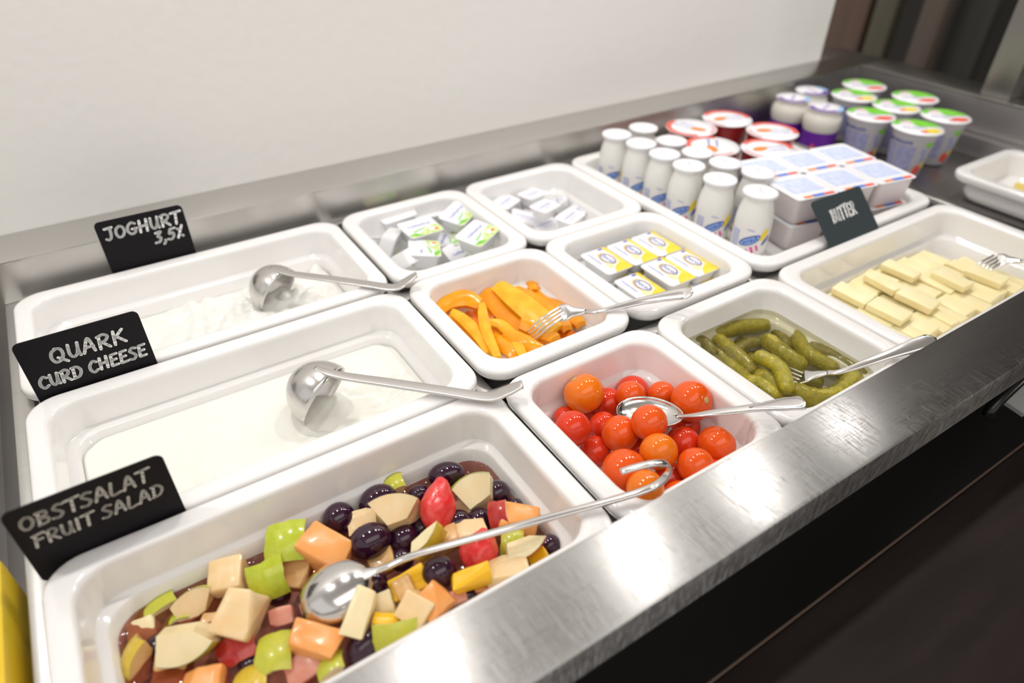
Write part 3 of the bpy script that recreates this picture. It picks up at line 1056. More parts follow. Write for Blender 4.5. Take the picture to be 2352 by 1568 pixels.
# ------------------------------------------------------------------ fruit salad
FR_FLOOR = -0.071
GRAPE = mat('black_grape_skin', (0.018, 0.004, 0.016), 0.10, coat=0.4, var=(0.045, 0.008, 0.030), var_scale=140)
FLESH = {
    'pale': mat('apple_flesh', (0.86, 0.60, 0.30), 0.3, coat=0.08, sss=0.3, var=(0.88, 0.68, 0.40), var_scale=60, bump=0.15, bump_scale=300),
    'white': mat('pear_flesh', (0.90, 0.78, 0.50), 0.3, coat=0.08, sss=0.3, var=(0.88, 0.72, 0.42), var_scale=60, bump=0.15, bump_scale=300),
    'brown': mat('steeped_apple_flesh', (0.70, 0.40, 0.14), 0.3, coat=0.08, sss=0.3, var=(0.78, 0.50, 0.22), var_scale=60, bump=0.15, bump_scale=300),
    'orange': mat('cantaloupe_flesh', (0.90, 0.36, 0.09), 0.3, coat=0.08, sss=0.3, var=(0.92, 0.44, 0.15), var_scale=50, bump=0.1, bump_scale=250),
    'yellow': mat('mango_flesh', (0.92, 0.55, 0.01), 0.3, coat=0.08, sss=0.3, var=(0.86, 0.48, 0.02), var_scale=50, bump=0.1, bump_scale=250),
    'red': mat('watermelon_flesh', (0.74, 0.028, 0.028), 0.24, coat=0.15, sss=0.3, var=(0.80, 0.09, 0.08), var_scale=160, bump=0.5, bump_scale=260),
    'pink': mat('steeped_pink_flesh', (0.72, 0.26, 0.18), 0.3, coat=0.08, sss=0.3, var=(0.76, 0.40, 0.30), var_scale=60, bump=0.1, bump_scale=250),
}
SKIN = {
    'green': mat('green_apple_skin', (0.46, 0.54, 0.02), 0.22, coat=0.3, var=(0.54, 0.60, 0.06), var_scale=200),
    'ygreen': mat('yellow_green_pear_skin', (0.58, 0.56, 0.05), 0.28, coat=0.2, var=(0.50, 0.52, 0.06), var_scale=300),
    'yellow': mat('yellow_pear_skin', (0.72, 0.52, 0.05), 0.28, coat=0.2, var=(0.62, 0.44, 0.04), var_scale=350),
    'redskin': mat('red_apple_skin', (0.42, 0.015, 0.02), 0.2, coat=0.3, var=(0.55, 0.06, 0.04), var_scale=120),
    'peach': mat('apricot_skin', (0.80, 0.46, 0.12), 0.3, var=(0.76, 0.40, 0.10), var_scale=120),
}


def wedge_mesh(sx, sy, dep, seed):
    """fruit piece: curved skin patch (local +z) running down to a smaller core side"""
    rnd = random.Random(seed)
    n = 8
    R = max(sx, sy) * 1.8
    ax, ay = math.asin(min(0.95, sx / R)), math.asin(min(0.95, sy / R))
    k = rnd.uniform(0.35, 0.6)
    skew = (rnd.uniform(-0.25, 0.25) * sx, rnd.uniform(-0.25, 0.25) * sy)
    top, bot = [], []
    jit = [rnd.uniform(0.85, 1.05) for _ in range(4)]
    for j in range(n + 1):
        for i in range(n + 1):
            fx, fy = 2 * i / n - 1, 2 * j / n - 1
            w = 1.0 if fx * fy > 0 else 0.93
            x, y = R * math.sin(ax * fx) * w, R * math.sin(ay * fy) * w
            z = math.sqrt(max(1e-9, R * R - x * x - y * y)) - R + dep / 2
            top.append((x, y, z))
            bot.append((x * k + skew[0], y * k + skew[1], -dep / 2 + 0.12 * dep * fx * jit[0]))
    v = top + bot
    N = n + 1
    f, fs = [], []
    for j in range(n):
        for i in range(n):
            a_ = j * N + i
            fs.append((a_, a_ + 1, a_ + N + 1, a_ + N))
            b_ = a_ + N * N
            f.append((b_, b_ + N, b_ + N + 1, b_ + 1))
    per = [i for i in range(n)] + [j * N + n for j in range(n)] + [n * N + i for i in range(n, 0, -1)] + [j * N for j in range(n, 0, -1)]
    for a_, b_ in zip(per, per[1:] + per[:1]):
        f.append((b_, a_, a_ + N * N, b_ + N * N))
    skin_v = [(x, y, z + 0.00025) for x, y, z in top]
    return v, fs + f, skin_v, fs


def lump_mesh(hx, hy, hz, seed, rough=0.12, cut=0.7):
    """irregular block with softened corners"""
    rnd = random.Random(seed)
    bm = bmesh.new()
    bmesh.ops.create_cube(bm, size=2)
    for v_ in bm.verts:
        v_.co = Vector((v_.co.x * hx * rnd.uniform(1 - rough * 2, 1.05), v_.co.y * hy * rnd.uniform(1 - rough * 2, 1.05), v_.co.z * hz * rnd.uniform(1 - rough * 2, 1.05)))
    # slice one corner off, soften the edges, bow the faces
    n_ = Vector((rnd.uniform(-1, 1) / hx, rnd.uniform(-1, 1) / hy, rnd.choice((-1, 1)) * rnd.uniform(0.3, 1) / hz)).normalized()
    far = max(v_.co.dot(n_) for v_ in bm.verts)
    bmesh.ops.bisect_plane(bm, geom=list(bm.verts) + list(bm.edges) + list(bm.faces), plane_co=n_ * far * rnd.uniform(0.55, 0.8), plane_no=n_, clear_outer=True)
    bmesh.ops.holes_fill(bm, edges=[e for e in bm.edges if e.is_boundary])
    bmesh.ops.bevel(bm, geom=list(bm.edges), offset=min(hx, hy, hz) * cut * 0.22, segments=2, profile=0.5, affect='EDGES', clamp_overlap=True)
    bmesh.ops.triangulate(bm, faces=list(bm.faces))
    bmesh.ops.subdivide_edges(bm, edges=list(bm.edges), cuts=2, use_grid_fill=True)
    for v_ in bm.verts:
        q_ = v_.co * 90 + Vector((seed, 0, 0))
        v_.co += v_.co.normalized() * (0.0011 * mnoise.noise(q_) + 0.0005 * mnoise.noise(q_ * 3)) * min(1.0, min(hx, hy) / 0.008)
    bmesh.ops.recalc_face_normals(bm, faces=bm.faces)
    me = bpy.data.meshes.new('fruit_block')
    bm.to_mesh(me)
    bm.free()
    me.polygons.foreach_set('use_smooth', [True] * len(me.polygons))
    return me


def melon_lump(hx, hy, hz, seed):
    rnd = random.Random(seed)
    bm = bmesh.new()
    bmesh.ops.create_icosphere(bm, subdivisions=4, radius=1)
    for v_ in bm.verts:
        d = v_.co.normalized()
        k = 1 + 0.10 * mnoise.noise(d * 2.0 + Vector((seed, 0, 0))) + 0.035 * mnoise.noise(d * 9 + Vector((seed, 3, 0)))
        taper = 1 - 0.38 * max(0, d.y)
        v_.co = Vector((d.x * hx * k * taper, d.y * hy * k * 1.1, d.z * hz * k * taper))
    me = bpy.data.meshes.new('melon_lump')
    bm.to_mesh(me)
    bm.free()
    me.polygons.foreach_set('use_smooth', [True] * len(me.polygons))
    return me


# u, v, half-size px (a, b), height layer, kind, colour, skin, cam-space skin/up direction, image angle (deg)
GR = [(1025, 1090, 40, 28, 1, 8), (868, 1150, 42, 34, 1, 30), (778, 1191, 36, 34, 1, 60), (851, 1242, 46, 38, 2, 25), (928, 1238, 34, 33, 1, 0), (962, 1137, 24, 22, 0, 10),
      (1052, 1201, 31, 29, 1, 0), (1100, 1198, 31, 28, 1, 70), (1142, 1132, 29, 28, 0, 0), (969, 1212, 26, 25, 0, 0), (1180, 1168, 24, 20, 0, 60), (1262, 1252, 26, 24, 0, 0),
      (1009, 1314, 38, 35, 2, 20), (857, 1339, 31, 29, 1, 0), (922, 1285, 27, 25, 0, 0), (834, 1487, 42, 32, 1, 55), (365, 1489, 32, 30, 0, 70), (1070, 1368, 24, 22, 0, 0), (640, 1368, 26, 22, 0, 0), (575, 1530, 26, 24, 0, 0)]
CH = [
    (1091, 1126, 46, 40, 2, 'w', 'white', 'ygreen', (-0.75, 0.60, 0.1), 20), (911, 1174, 56, 36, 3, 'w', 'pale', 'peach', (-0.15, 0.92, -0.1), 5),
    (907, 1113, 24, 20, 1, 'w', 'pale', 'ygreen', (-0.2, 0.5, 0.85), 30), (1006, 1160, 40, 54, 3, 'm', 'red', None, (0, 0, 1), -5),
    (1149, 1188, 20, 38, 2, 'w', 'pale', 'redskin', (-0.45, 0.1, 0.9), 10), (1190, 1200, 46, 34, 1, 'c', 'orange', None, (0, 0.5, 0.8), -10),
    (1207, 1256, 50, 26, 3, 'w', 'white', 'redskin', (0.85, -0.35, 0.25), 30), (1098, 1269, 52, 38, 2, 'm', 'red', None, (0, 0, 1), 80),
    (1176, 1249, 26, 24, 1, 'w', 'white', 'ygreen', (0, 0.2, 0.95), 0), (984, 1244, 46, 22, 3, 'w', 'white', 'yellow', (0.55, -0.6, 0.5), 50),
    (1081, 1225, 40, 26, 1, 'c', 'pale', None, (0, 0.5, 0.8), 10), (746, 1268, 58, 42, 2, 'c', 'orange', None, (0.1, 0.45, 0.85), -28),
    (660, 1249, 44, 40, 3, 'w', 'pale', 'green', (0.45, 0.25, 0.8), 10), (618, 1328, 42, 38, 2, 'w', 'pale', 'green', (0.35, -0.15, 0.9), 20),
    (1084, 1327, 46, 20, 3, 'c', 'yellow', None, (0, 0.4, 0.85), 18), (945, 1340, 42, 30, 1, 'c', 'yellow', None, (0, 0.3, 0.9), 30),
    (1164, 1314, 48, 30, 2, 'c', 'pale', None, (0, 0.5, 0.8), 5), (828, 1408, 28, 54, 3, 'c', 'white', None, (0.3, 0.2, 0.9), -12),
    (884, 1387, 26, 30, 1, 'c', 'white', None, (0, 0, 1), 20), (932, 1352, 22, 28, 2, 'c', 'brown', None, (0, 0.3, 0.9), 30),
    (955, 1398, 36, 36, 2, 'c', 'pale', None, (0, 0.3, 0.9), 60), (1000, 1382, 34, 34, 2, 'c', 'orange', None, (0, 0.4, 0.9), 50),
    (1045, 1374, 30, 18, 1, 'c', 'pink', None, (0, 0.3, 0.9), 20), (887, 1424, 32, 16, 2, 'c', 'yellow', None, (0, 0.4, 0.9), -5),
    (908, 1456, 52, 26, 2, 'w', 'white', 'ygreen', (-0.7, -0.2, 0.5), 8), (728, 1472, 60, 36, 2, 'c', 'orange', None, (0, 0.45, 0.85), -14),
    (705, 1532, 42, 34, 0, 'c', 'pink', None, (0, 0.3, 0.9), 40), (764, 1529, 32, 26, 1, 'w', 'white', 'ygreen', (-0.8, 0.1, 0.4), 30),
    (637, 1506, 42, 40, 1, 'w', 'pale', 'ygreen', (-0.72, 0.2, 0.55), 12), (546, 1492, 46, 28, 1, 'w', 'pale', 'redskin', (0.25, 0.35, 0.85), 28),
    (549, 1412, 44, 56, 3, 'c', 'pale', None, (0, 0.25, 0.95), -14), (530, 1326, 38, 40, 2, 'c', 'pale', None, (0.1, 0.4, 0.9), 15),
    (461, 1384, 46, 38, 1, 'w', 'pale', 'ygreen', (-0.6, 0.75, 0.1), 25), (418, 1424, 32, 30, 0, 'w', 'pale', 'green', (-0.75, 0.3, 0.3), 30),
    (437, 1475, 66, 44, 2, 'w', 'white', 'ygreen', (-0.3, -0.75, 0.1), 22), (357, 1408, 64, 34, 0, 'w', 'white', 'ygreen', (-0.4, 0.5, 0.7), 50),
    (311, 1518, 30, 52, 1, 'w', 'brown', 'yellow', (-0.6, 0.3, 0.7), -10), (466, 1572, 52, 34, 1, 'c', 'orange', None, (0, 0.4, 0.9), 10),
    (653, 1419, 26, 24, 0, 'c', 'pink', None, (0, 0.2, 1), 20), (399, 1540, 40, 36, 0, 'c', 'brown', None, (0, 0.2, 1), 0),
    (791, 1389, 40, 40, 0, 'c', 'brown', None, (0, 0.2, 1), 20), (836, 1205, 36, 30, 0, 'c', 'pale', None, (0, 0.3, 0.9), 20),
    (678, 1322, 38, 34, 0, 'c', 'brown', None, (0, 0.2, 1), 0), (1066, 1178, 28, 28, 0, 'c', 'pale', None, (0, 0.2, 1), 20),
    (580, 1562, 40, 26, 1, 'w', 'brown', 'yellow', (-0.2, 0.6, 0.5), 15), (1238, 1284, 26, 20, 1, 'c', 'yellow', None, (0, 0.4, 0.9), 30),
    (880, 1290, 30, 26, 0, 'c', 'brown', None, (0, 0.3, 0.9), 30), (1020, 1240, 34, 26, 1, 'c', 'brown', None, (0, 0.4, 0.9), 20), (340, 1450, 34, 30, 0, 'c', 'white', None, (0, 0.2, 1), 30),
    (760, 1205, 34, 28, 0, 'c', 'pink', None, (0, 0.4, 0.9), 0), (1120, 1340, 34, 26, 0, 'c', 'orange', None, (0, 0.4, 0.9), 0), (500, 1440, 34, 30, 0, 'c', 'brown', None, (0, 0.3, 0.9), 0),
]


def heap_z(u, layer):
    t = min(1, max(0, (u - 500) / 450))
    return -0.0508 + 0.0138 * t + 0.0060 * layer


items = []
for u, vv, a_, b_, L, ang in GR:
    z = heap_z(u, L)
    k = depth(at(u, vv, z)) / F_PX
    items.append(dict(u=u, v=vv, z=z, r=k * (a_ + b_) / 2 * 0.85, k='g', a=a_ * k, b=b_ * k, ang=ang))
for u, vv, a_, b_, L, kind, col, sk, dr, ang in CH:
    z = heap_z(u, L)
    k = depth(at(u, vv, z)) / F_PX
    items.append(dict(u=u, v=vv, z=z, r=k * min(a_, b_) * 0.66, k=kind, a=a_ * k, b=b_ * k, ang=ang, col=col, sk=sk, dr=dr))
relax(items, FR_FLOOR)
gb = bmesh.new()
bmesh.ops.create_uvsphere(gb, u_segments=24, v_segments=16, radius=1)
grape_me = bpy.data.meshes.new('grape_skin')
gb.to_mesh(grape_me)
gb.free()
grape_me.polygons.foreach_set('use_smooth', [True] * len(grape_me.polygons))
grape_me.materials.append(GRAPE)
NAME = {'pale': 'apple_piece', 'white': 'pear_piece', 'brown': 'apple_piece', 'orange': 'cantaloupe_piece', 'yellow': 'mango_piece', 'red': 'watermelon_piece', 'pink': 'melon_piece'}
DESC = {'pale': 'beige peeled apple chunk', 'white': 'whitish peeled pear chunk', 'brown': 'brownish juice-soaked apple chunk', 'orange': 'orange cantaloupe chunk', 'yellow': 'bright yellow mango chunk', 'red': 'bright red watermelon chunk', 'pink': 'pinkish juice-soaked melon chunk'}
SDESC = {'green': 'apple wedge with bright green skin', 'ygreen': 'pear wedge with yellow-green skin', 'yellow': 'pear wedge with yellow skin', 'redskin': 'apple wedge with red skin', 'peach': 'broad pale wedge with a thin apricot-coloured skin'}
SNAME = {'green': 'apple_wedge', 'ygreen': 'pear_wedge', 'yellow': 'pear_wedge', 'redskin': 'apple_wedge', 'peach': 'apricot_wedge'}
NOTE = {
    (1025, 1090): 'oblong purple grape at the rear behind the pointed watermelon chunk', (868, 1150): 'purple grape just behind the broad apricot-skinned wedge',
    (778, 1191): 'purple grape near the rear pan wall above the big orange chunk', (851, 1242): 'large oblong purple grape before the broad apricot-skinned wedge',
    (1142, 1132): 'purple grape beside the pear wedge in the rear right corner', (1262, 1252): 'small purple grape against the right pan wall beside a red-skinned wedge',
    (1009, 1314): 'round purple grape in front of the spoon handle beside two mango chunks', (857, 1339): 'purple grape tucked under the neck of the serving spoon',
    (834, 1487): 'purple grape next to the front ledge of the counter', (365, 1489): 'purple grape at the left end behind a big pear wedge',
    (1091, 1126): 'pear wedge with yellow-green skin beside the pointed watermelon chunk', (907, 1113): 'small pear wedge with yellow-green skin at the rear among grapes',
    (1176, 1249): 'small yellow-green pear wedge just behind the spoon handle', (908, 1456): 'pear wedge with yellow-green skin next to the front ledge',
    (637, 1506): 'pear wedge, yellow-green skin to the left, before the serving spoon bowl', (437, 1475): 'largest whitish pear wedge with yellow-green skin underneath',
    (357, 1408): 'pear wedge with yellow-green skin against the left pan wall', (461, 1384): 'pear wedge with yellow-green skin behind the largest beige apple chunk',
    (1006, 1160): 'pointed bright red watermelon chunk standing among grapes', (1098, 1269): 'bright red watermelon chunk crossed by the spoon handle',
    (1149, 1188): 'thin apple wedge showing red skin beside an orange chunk', (1207, 1256): 'pale apple wedge with red skin at the right, before the spoon handle', (546, 1492): 'apple wedge with red skin lying in the juice at the left',
    (660, 1249): 'apple wedge with bright green skin against the rear wall beside the big orange chunk', (618, 1328): 'apple wedge with bright green skin between beige chunks and the spoon',
    (746, 1268): 'big orange cantaloupe chunk behind the serving spoon bowl', (728, 1472): 'orange cantaloupe chunk in front of the serving spoon bowl',
    (466, 1572): 'orange cantaloupe chunk at the near left edge of the salad', (1190, 1200): 'orange cantaloupe chunk beside the thin red-skinned wedge', (1000, 1382): 'orange cantaloupe chunk near the front ledge between beige chunks',
    (1084, 1327): 'long yellow mango chunk lying by the front ledge', (549, 1412): 'largest beige peeled apple chunk at the left', (530, 1326): 'beige peeled apple chunk behind the largest one, by the rear wall',
    (828, 1408): 'upright whitish pear stick beside the serving spoon bowl', (1164, 1314): 'beige apple chunk by the front ledge below the red-skinned wedge',
    (311, 1518): 'brownish pear wedge with yellow skin at the left pan end', (984, 1244): 'pear wedge with yellow skin leaning behind the spoon handle',
}
for i, q in enumerate(items):
    cx, cz = Vector(ROT[:, 0]), (Vector(ROT[:, 2]) + Vector((0, 0, 0.55))).normalized()
    cy = cz.cross(cx)
    an = math.radians(q['ang'])
    ax = cx * math.cos(an) + cy * math.sin(an)       # image direction of the long axis
    if q['k'] == 'g':
        o = bpy.data.objects.new('grape', grape_me)
        COL.objects.link(o)
        gs = min(1.2, q['grow'] * 1.09)
        o.scale = (q['a'] * gs, q['b'] * gs, q['b'] * gs)
        Mx = orient(ax + cz * random.uniform(-0.3, 0.3), cz)
        tag(o, NOTE.get((q['u'], q['v']), 'purple grape half hidden between other fruit salad pieces'), 'grape', 'grapes in the fruit salad')
        o.rotation_mode = 'QUATERNION'
        o.rotation_quaternion = Mx.to_quaternion()
        o.location = q['P']
        continue
    dz = q['dr'][2] - (0.28 if q['k'] == 'w' and q['dr'][2] < 0.3 else 0.0)
    up = (cx * q['dr'][0] + cy * q['dr'][1] + cz * dz).normalized()
    gk = min(1.12, q['grow'] * 1.06)
    q['a'] *= gk
    q['b'] *= gk
    if q['k'] == 'w':
        # local z = skin direction; local x follows the long axis of the picture
        dep = min(q['a'], q['b']) * 1.7
        v, fc, sv, sf = wedge_mesh(max(q['a'], q['b']) * 0.98, min(q['a'], q['b']) * 1.15, dep, i)
        o = fix_normals(mesh_obj(SNAME[q['sk']], v, fc, FLESH[q['col']]))
        auto_smooth(o, 28)
        s = mesh_obj('skin', sv, sf, SKIN[q['sk']], o)
        axx = ax if q['a'] >= q['b'] else (cx * -math.sin(an) + cy * math.cos(an))
        if abs(axx.dot(up)) > 0.85:
            axx = cz
        Mx = orient(axx, up)
        label, grp, cat = SDESC[q['sk']] + ' in the fruit salad', SDESC[q['sk']] + 's in fruit salad', 'fruit piece'
        if q['sk'] == 'peach':
            grp = None
    else:
        third = min(q['a'], q['b']) * 0.95
        if q['k'] == 'm':
            me = melon_lump(q['a'], q['b'], third, i)
        else:
            me = lump_mesh(q['a'], q['b'], third, i)
        me.materials.append(FLESH[q['col']])
        o = bpy.data.objects.new(NAME[q['col']], me)
        COL.objects.link(o)
        if q['k'] == 'c':
            auto_smooth(o, 40)
        Mx = orient(ax, up) if q['k'] == 'c' else orient(ax, cz)
        label, grp, cat = DESC[q['col']] + ' in the fruit salad', DESC[q['col']] + 's in fruit salad', 'fruit piece'
    o.rotation_mode = 'QUATERNION'
    o.rotation_quaternion = Mx.to_quaternion()
    o.location = q['P']
    tag(o, NOTE.get((q['u'], q['v']), label), cat, grp)


def liquid_sheet(name, x0, y0, x1, y1, z, r, m, label, cat, h=0.010):
    hx, hy = (x1 - x0) / 2, (y1 - y0) / 2
    v = [(0, 0, 0)]
    n = len(rrect(hx, hy, r, 6))
    for k, zz in ((0.5, 0), (0.97, 0), (1.0, 0.0008)):
        v += [(x * k, y * k, zz) for x, y in rrect(hx, hy, r, 6)]
    f = [(0, 1 + i, 1 + (i + 1) % n) for i in range(n)]
    for j in range(2):
        f += [(1 + j * n + i, 1 + (j + 1) * n + i, 1 + (j + 1) * n + (i + 1) % n, 1 + j * n + (i + 1) % n) for i in range(n)]
    o = mesh_obj(name, v, f, m)
    o.location = ((x0 + x1) / 2, (y0 + y1) / 2, z)
    return tag(o, label, cat, kind='stuff')


liquid_sheet('fruit_juice', 0.0272, 0.0272, 0.2968, 0.1492, -0.0430, 0.020, liquid('berry_juice', (0.78, 0.48, 0.40), 0.5, (0.10, 0.02, 0.035), 0.14, 1.0),
             'dark reddish juice around the fruit salad pieces', 'juice')

# ------------------------------------------------------------------ gherkins in brine
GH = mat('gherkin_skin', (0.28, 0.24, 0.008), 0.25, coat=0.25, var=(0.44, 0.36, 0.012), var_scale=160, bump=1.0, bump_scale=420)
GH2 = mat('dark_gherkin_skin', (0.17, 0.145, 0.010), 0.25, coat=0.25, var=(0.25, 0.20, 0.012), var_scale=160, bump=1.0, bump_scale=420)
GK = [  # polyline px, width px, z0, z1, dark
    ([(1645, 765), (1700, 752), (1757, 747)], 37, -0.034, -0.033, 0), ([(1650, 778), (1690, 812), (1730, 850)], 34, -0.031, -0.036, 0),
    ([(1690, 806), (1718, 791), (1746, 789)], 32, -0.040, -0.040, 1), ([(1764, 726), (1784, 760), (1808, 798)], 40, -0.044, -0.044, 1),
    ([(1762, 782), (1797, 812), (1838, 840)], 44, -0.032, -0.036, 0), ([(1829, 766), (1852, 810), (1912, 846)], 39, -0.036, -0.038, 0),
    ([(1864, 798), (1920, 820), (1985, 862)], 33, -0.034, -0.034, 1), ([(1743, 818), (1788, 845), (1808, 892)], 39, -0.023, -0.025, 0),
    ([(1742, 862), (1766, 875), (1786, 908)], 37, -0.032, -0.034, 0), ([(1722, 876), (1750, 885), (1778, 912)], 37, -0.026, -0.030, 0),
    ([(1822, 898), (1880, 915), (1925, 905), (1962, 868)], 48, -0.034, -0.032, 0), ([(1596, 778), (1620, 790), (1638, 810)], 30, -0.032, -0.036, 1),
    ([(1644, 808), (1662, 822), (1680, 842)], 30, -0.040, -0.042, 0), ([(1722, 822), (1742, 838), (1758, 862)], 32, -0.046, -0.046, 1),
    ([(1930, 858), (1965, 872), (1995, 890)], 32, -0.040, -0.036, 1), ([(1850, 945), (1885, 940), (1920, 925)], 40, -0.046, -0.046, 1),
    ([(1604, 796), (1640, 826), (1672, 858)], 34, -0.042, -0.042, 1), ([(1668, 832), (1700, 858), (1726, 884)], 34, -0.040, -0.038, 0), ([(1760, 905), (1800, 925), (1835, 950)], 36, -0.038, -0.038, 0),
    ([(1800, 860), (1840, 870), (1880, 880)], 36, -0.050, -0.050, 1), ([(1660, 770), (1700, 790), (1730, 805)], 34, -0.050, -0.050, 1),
]
for i, (pl_, w, z0, z1, dk) in enumerate(GK):
    n_ = len(pl_)
    pts = [at(u, vv, z0 + (z1 - z0) * k / (n_ - 1)) for k, (u, vv) in enumerate(pl_)]
    c = sum(pts, Vector()) / n_
    wd = w * depth(c) / F_PX
    path = catmull([p - c for p in pts], 8)
    # rounded ends
    t0, t1 = (path[0] - path[1]).normalized(), (path[-1] - path[-2]).normalized()
    ext = [path[0] + t0 * wd * k for k in (0.30, 0.26, 0.16)] + path + [path[-1] + t1 * wd * k for k in (0.16, 0.26, 0.30)]
    L = len(ext) - 1
    tab = [(0, 0.18 * wd), (1 / L, 0.50 * wd), (2 / L, 0.76 * wd), (4 / L, 0.94 * wd), (0.5, wd), (1 - 4 / L, 0.95 * wd), (1 - 2 / L, 0.78 * wd), (1 - 1 / L, 0.52 * wd), (1, 0.2 * wd)]

    def lin(fv, tab=tab):
        for (a_, x), (b_, y) in zip(tab, tab[1:]):
            if fv <= b_ + 1e-9:
                return x + (y - x) * (fv - a_) / (b_ - a_)
        return tab[-1][1]
    v, f = sweep(ext, Vector((0.1, 0.05, 1)), lin, lin, 16)
    v = [tuple(Vector(p) * 1.0 + Vector((1, 1, 1)) * 0.0006 * mnoise.noise(Vector(p) * 260 + Vector((i, 0, 0)))) for p in v]
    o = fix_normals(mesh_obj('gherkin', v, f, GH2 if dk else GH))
    o.location = c
    if len(pl_) == 4:
        tag(o, 'large strongly bent gherkin below the fork in the brine', 'gherkin')
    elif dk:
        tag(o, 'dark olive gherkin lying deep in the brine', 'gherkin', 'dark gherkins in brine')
    else:
        tag(o, 'yellowish green warty gherkin near the brine surface', 'gherkin', 'bright gherkins in brine')
liquid_sheet('brine', 0.5115, 0.0205, 0.6415, 0.1565, -0.0245, 0.020, liquid('gherkin_brine', (0.95, 0.935, 0.80), 0.5, (0.45, 0.42, 0.22), 0.05, 0.3),
             'clear yellowish brine covering the gherkins', 'brine')

# ------------------------------------------------------------------ pepper strips
PEP = [mat('pepper_orange', (0.95, 0.33, 0.003), 0.22, coat=0.15, sss=0.2, var=(0.96, 0.40, 0.006), var_scale=60, bump=0.1, bump_scale=120),
       mat('pepper_inner_yellow', (0.96, 0.54, 0.03), 0.3, sss=0.2, var=(0.94, 0.42, 0.010), var_scale=90, bump=0.3, bump_scale=200),
       mat('pepper_deep_orange', (0.92, 0.20, 0.002), 0.22, coat=0.15, sss=0.2, var=(0.94, 0.26, 0.003), var_scale=60)]
PS = [  # px polyline, width px, z, material, up tilt
    ([(1088, 690), (1110, 672), (1145, 668), (1180, 690)], 30, -0.034, 0), ([(1143, 655), (1190, 690), (1240, 730), (1278, 758)], 44, -0.022, 1),
    ([(1113, 670), (1150, 705), (1195, 745), (1235, 780)], 42, -0.030, 0), ([(1184, 664), (1230, 690), (1275, 725), (1303, 752)], 28, -0.027, 0),
    ([(1235, 664), (1258, 688), (1295, 712), (1334, 744)], 30, -0.030, 0), ([(1180, 664), (1200, 654), (1222, 656), (1228, 668)], 22, -0.034, 0),
    ([(1006, 712), (1035, 690), (1068, 684), (1102, 698)], 36, -0.023, 0), ([(1040, 716), (1070, 738), (1100, 770), (1124, 812)], 22, -0.027, 1),
    ([(1108, 698), (1110, 728), (1120, 768), (1144, 822)], 20, -0.019, 1), ([(1120, 740), (1150, 746), (1178, 772), (1204, 822)], 22, -0.024, 1),
    ([(1150, 742), (1180, 755), (1210, 770), (1240, 790)], 30, -0.040, 2), ([(1068, 712), (1084, 735), (1098, 758), (1110, 775)], 22, -0.038, 2),
    ([(1132, 772), (1152, 788), (1175, 806), (1200, 826)], 28, -0.032, 0), ([(1160, 765), (1195, 780), (1225, 798), (1255, 812)], 28, -0.028, 0), ([(1030, 728), (1056, 750), (1080, 778), (1100, 806)], 26, -0.036, 0), ([(1195, 742), (1225, 752), (1252, 765), (1275, 778)], 34, -0.026, 0),
    ([(1240, 742), (1260, 752), (1290, 762), (1310, 768)], 30, -0.038, 2), ([(1050, 705), (1080, 712), (1110, 716), (1140, 722)], 34, -0.042, 2),
    ([(1090, 760), (1110, 778), (1130, 790), (1150, 800)], 30, -0.044, 2), ([(1160, 690), (1172, 660), (1168, 648), (1172, 644)], 12, -0.036, 1),
    ([(1060, 730), (1100, 745), (1150, 760), (1200, 790)], 40, -0.050, 2), ([(1040, 710), (1090, 700), (1140, 705), (1190, 720)], 40, -0.050, 2),
    ([(1180, 690), (1220, 705), (1260, 730), (1310, 760)], 40, -0.048, 2), ([(1120, 790), (1160, 775), (1210, 780), (1260, 775)], 36, -0.048, 0),
]
for i, (pl_, w, z, mi) in enumerate(PS):
    pts = [at(u, vv, z + 0.004 * math.sin(k * 1.2 + i)) for k, (u, vv) in enumerate(pl_)]
    c = sum(pts, Vector()) / 4
    wd = w * 1.28 * depth(c) / F_PX
    path = catmull([p - c for p in pts], 6)
    th = 0.0060 if w > 16 else 0.0035
    upd = (camdir(0.0, 0.45, 0.9) + Vector((0, 0, 0.25 * math.sin(i * 2.3)))).normalized()
    rings = []
    L = len(path)
    for j, p in enumerate(path):
        t = (path[min(j + 1, L - 1)] - path[max(j - 1, 0)]).normalized()
        s = t.cross(upd).normalized()
        n_ = s.cross(t).normalized()
        fr = j / (L - 1)
        ww = wd * (0.45 + 0.55 * math.sin(PI * min(1, max(0, 0.12 + 0.76 * fr))))
        ring = []
        K = 7
        for k in range(K):
            x = (k / (K - 1) - 0.5) * ww
            ring.append(p + s * x + n_ * (th / 2 - (x / ww) ** 2 * th * 1.5 + 0.0004 * math.sin(9 * fr + k)))
        for k in range(K):
            x = (0.5 - k / (K - 1)) * ww * 0.93
            ring.append(p + s * x - n_ * (th / 2 + (x / ww) ** 2 * th * 1.2))
        rings.append(ring)
    v, f = loft(rings)
    o = fix_normals(mesh_obj('pepper_strip', v, f, PEP[mi]))
    auto_smooth(o, 45)
    o.location = c
    tag(o, ['glossy orange pepper strip in the small pan', 'yellowish orange pepper strip showing its pale inner side', 'deep orange pepper strip low in the heap'][mi], 'pepper strip',
        ['orange pepper strips', 'yellowish pepper strips', 'deep orange pepper strips'][mi])

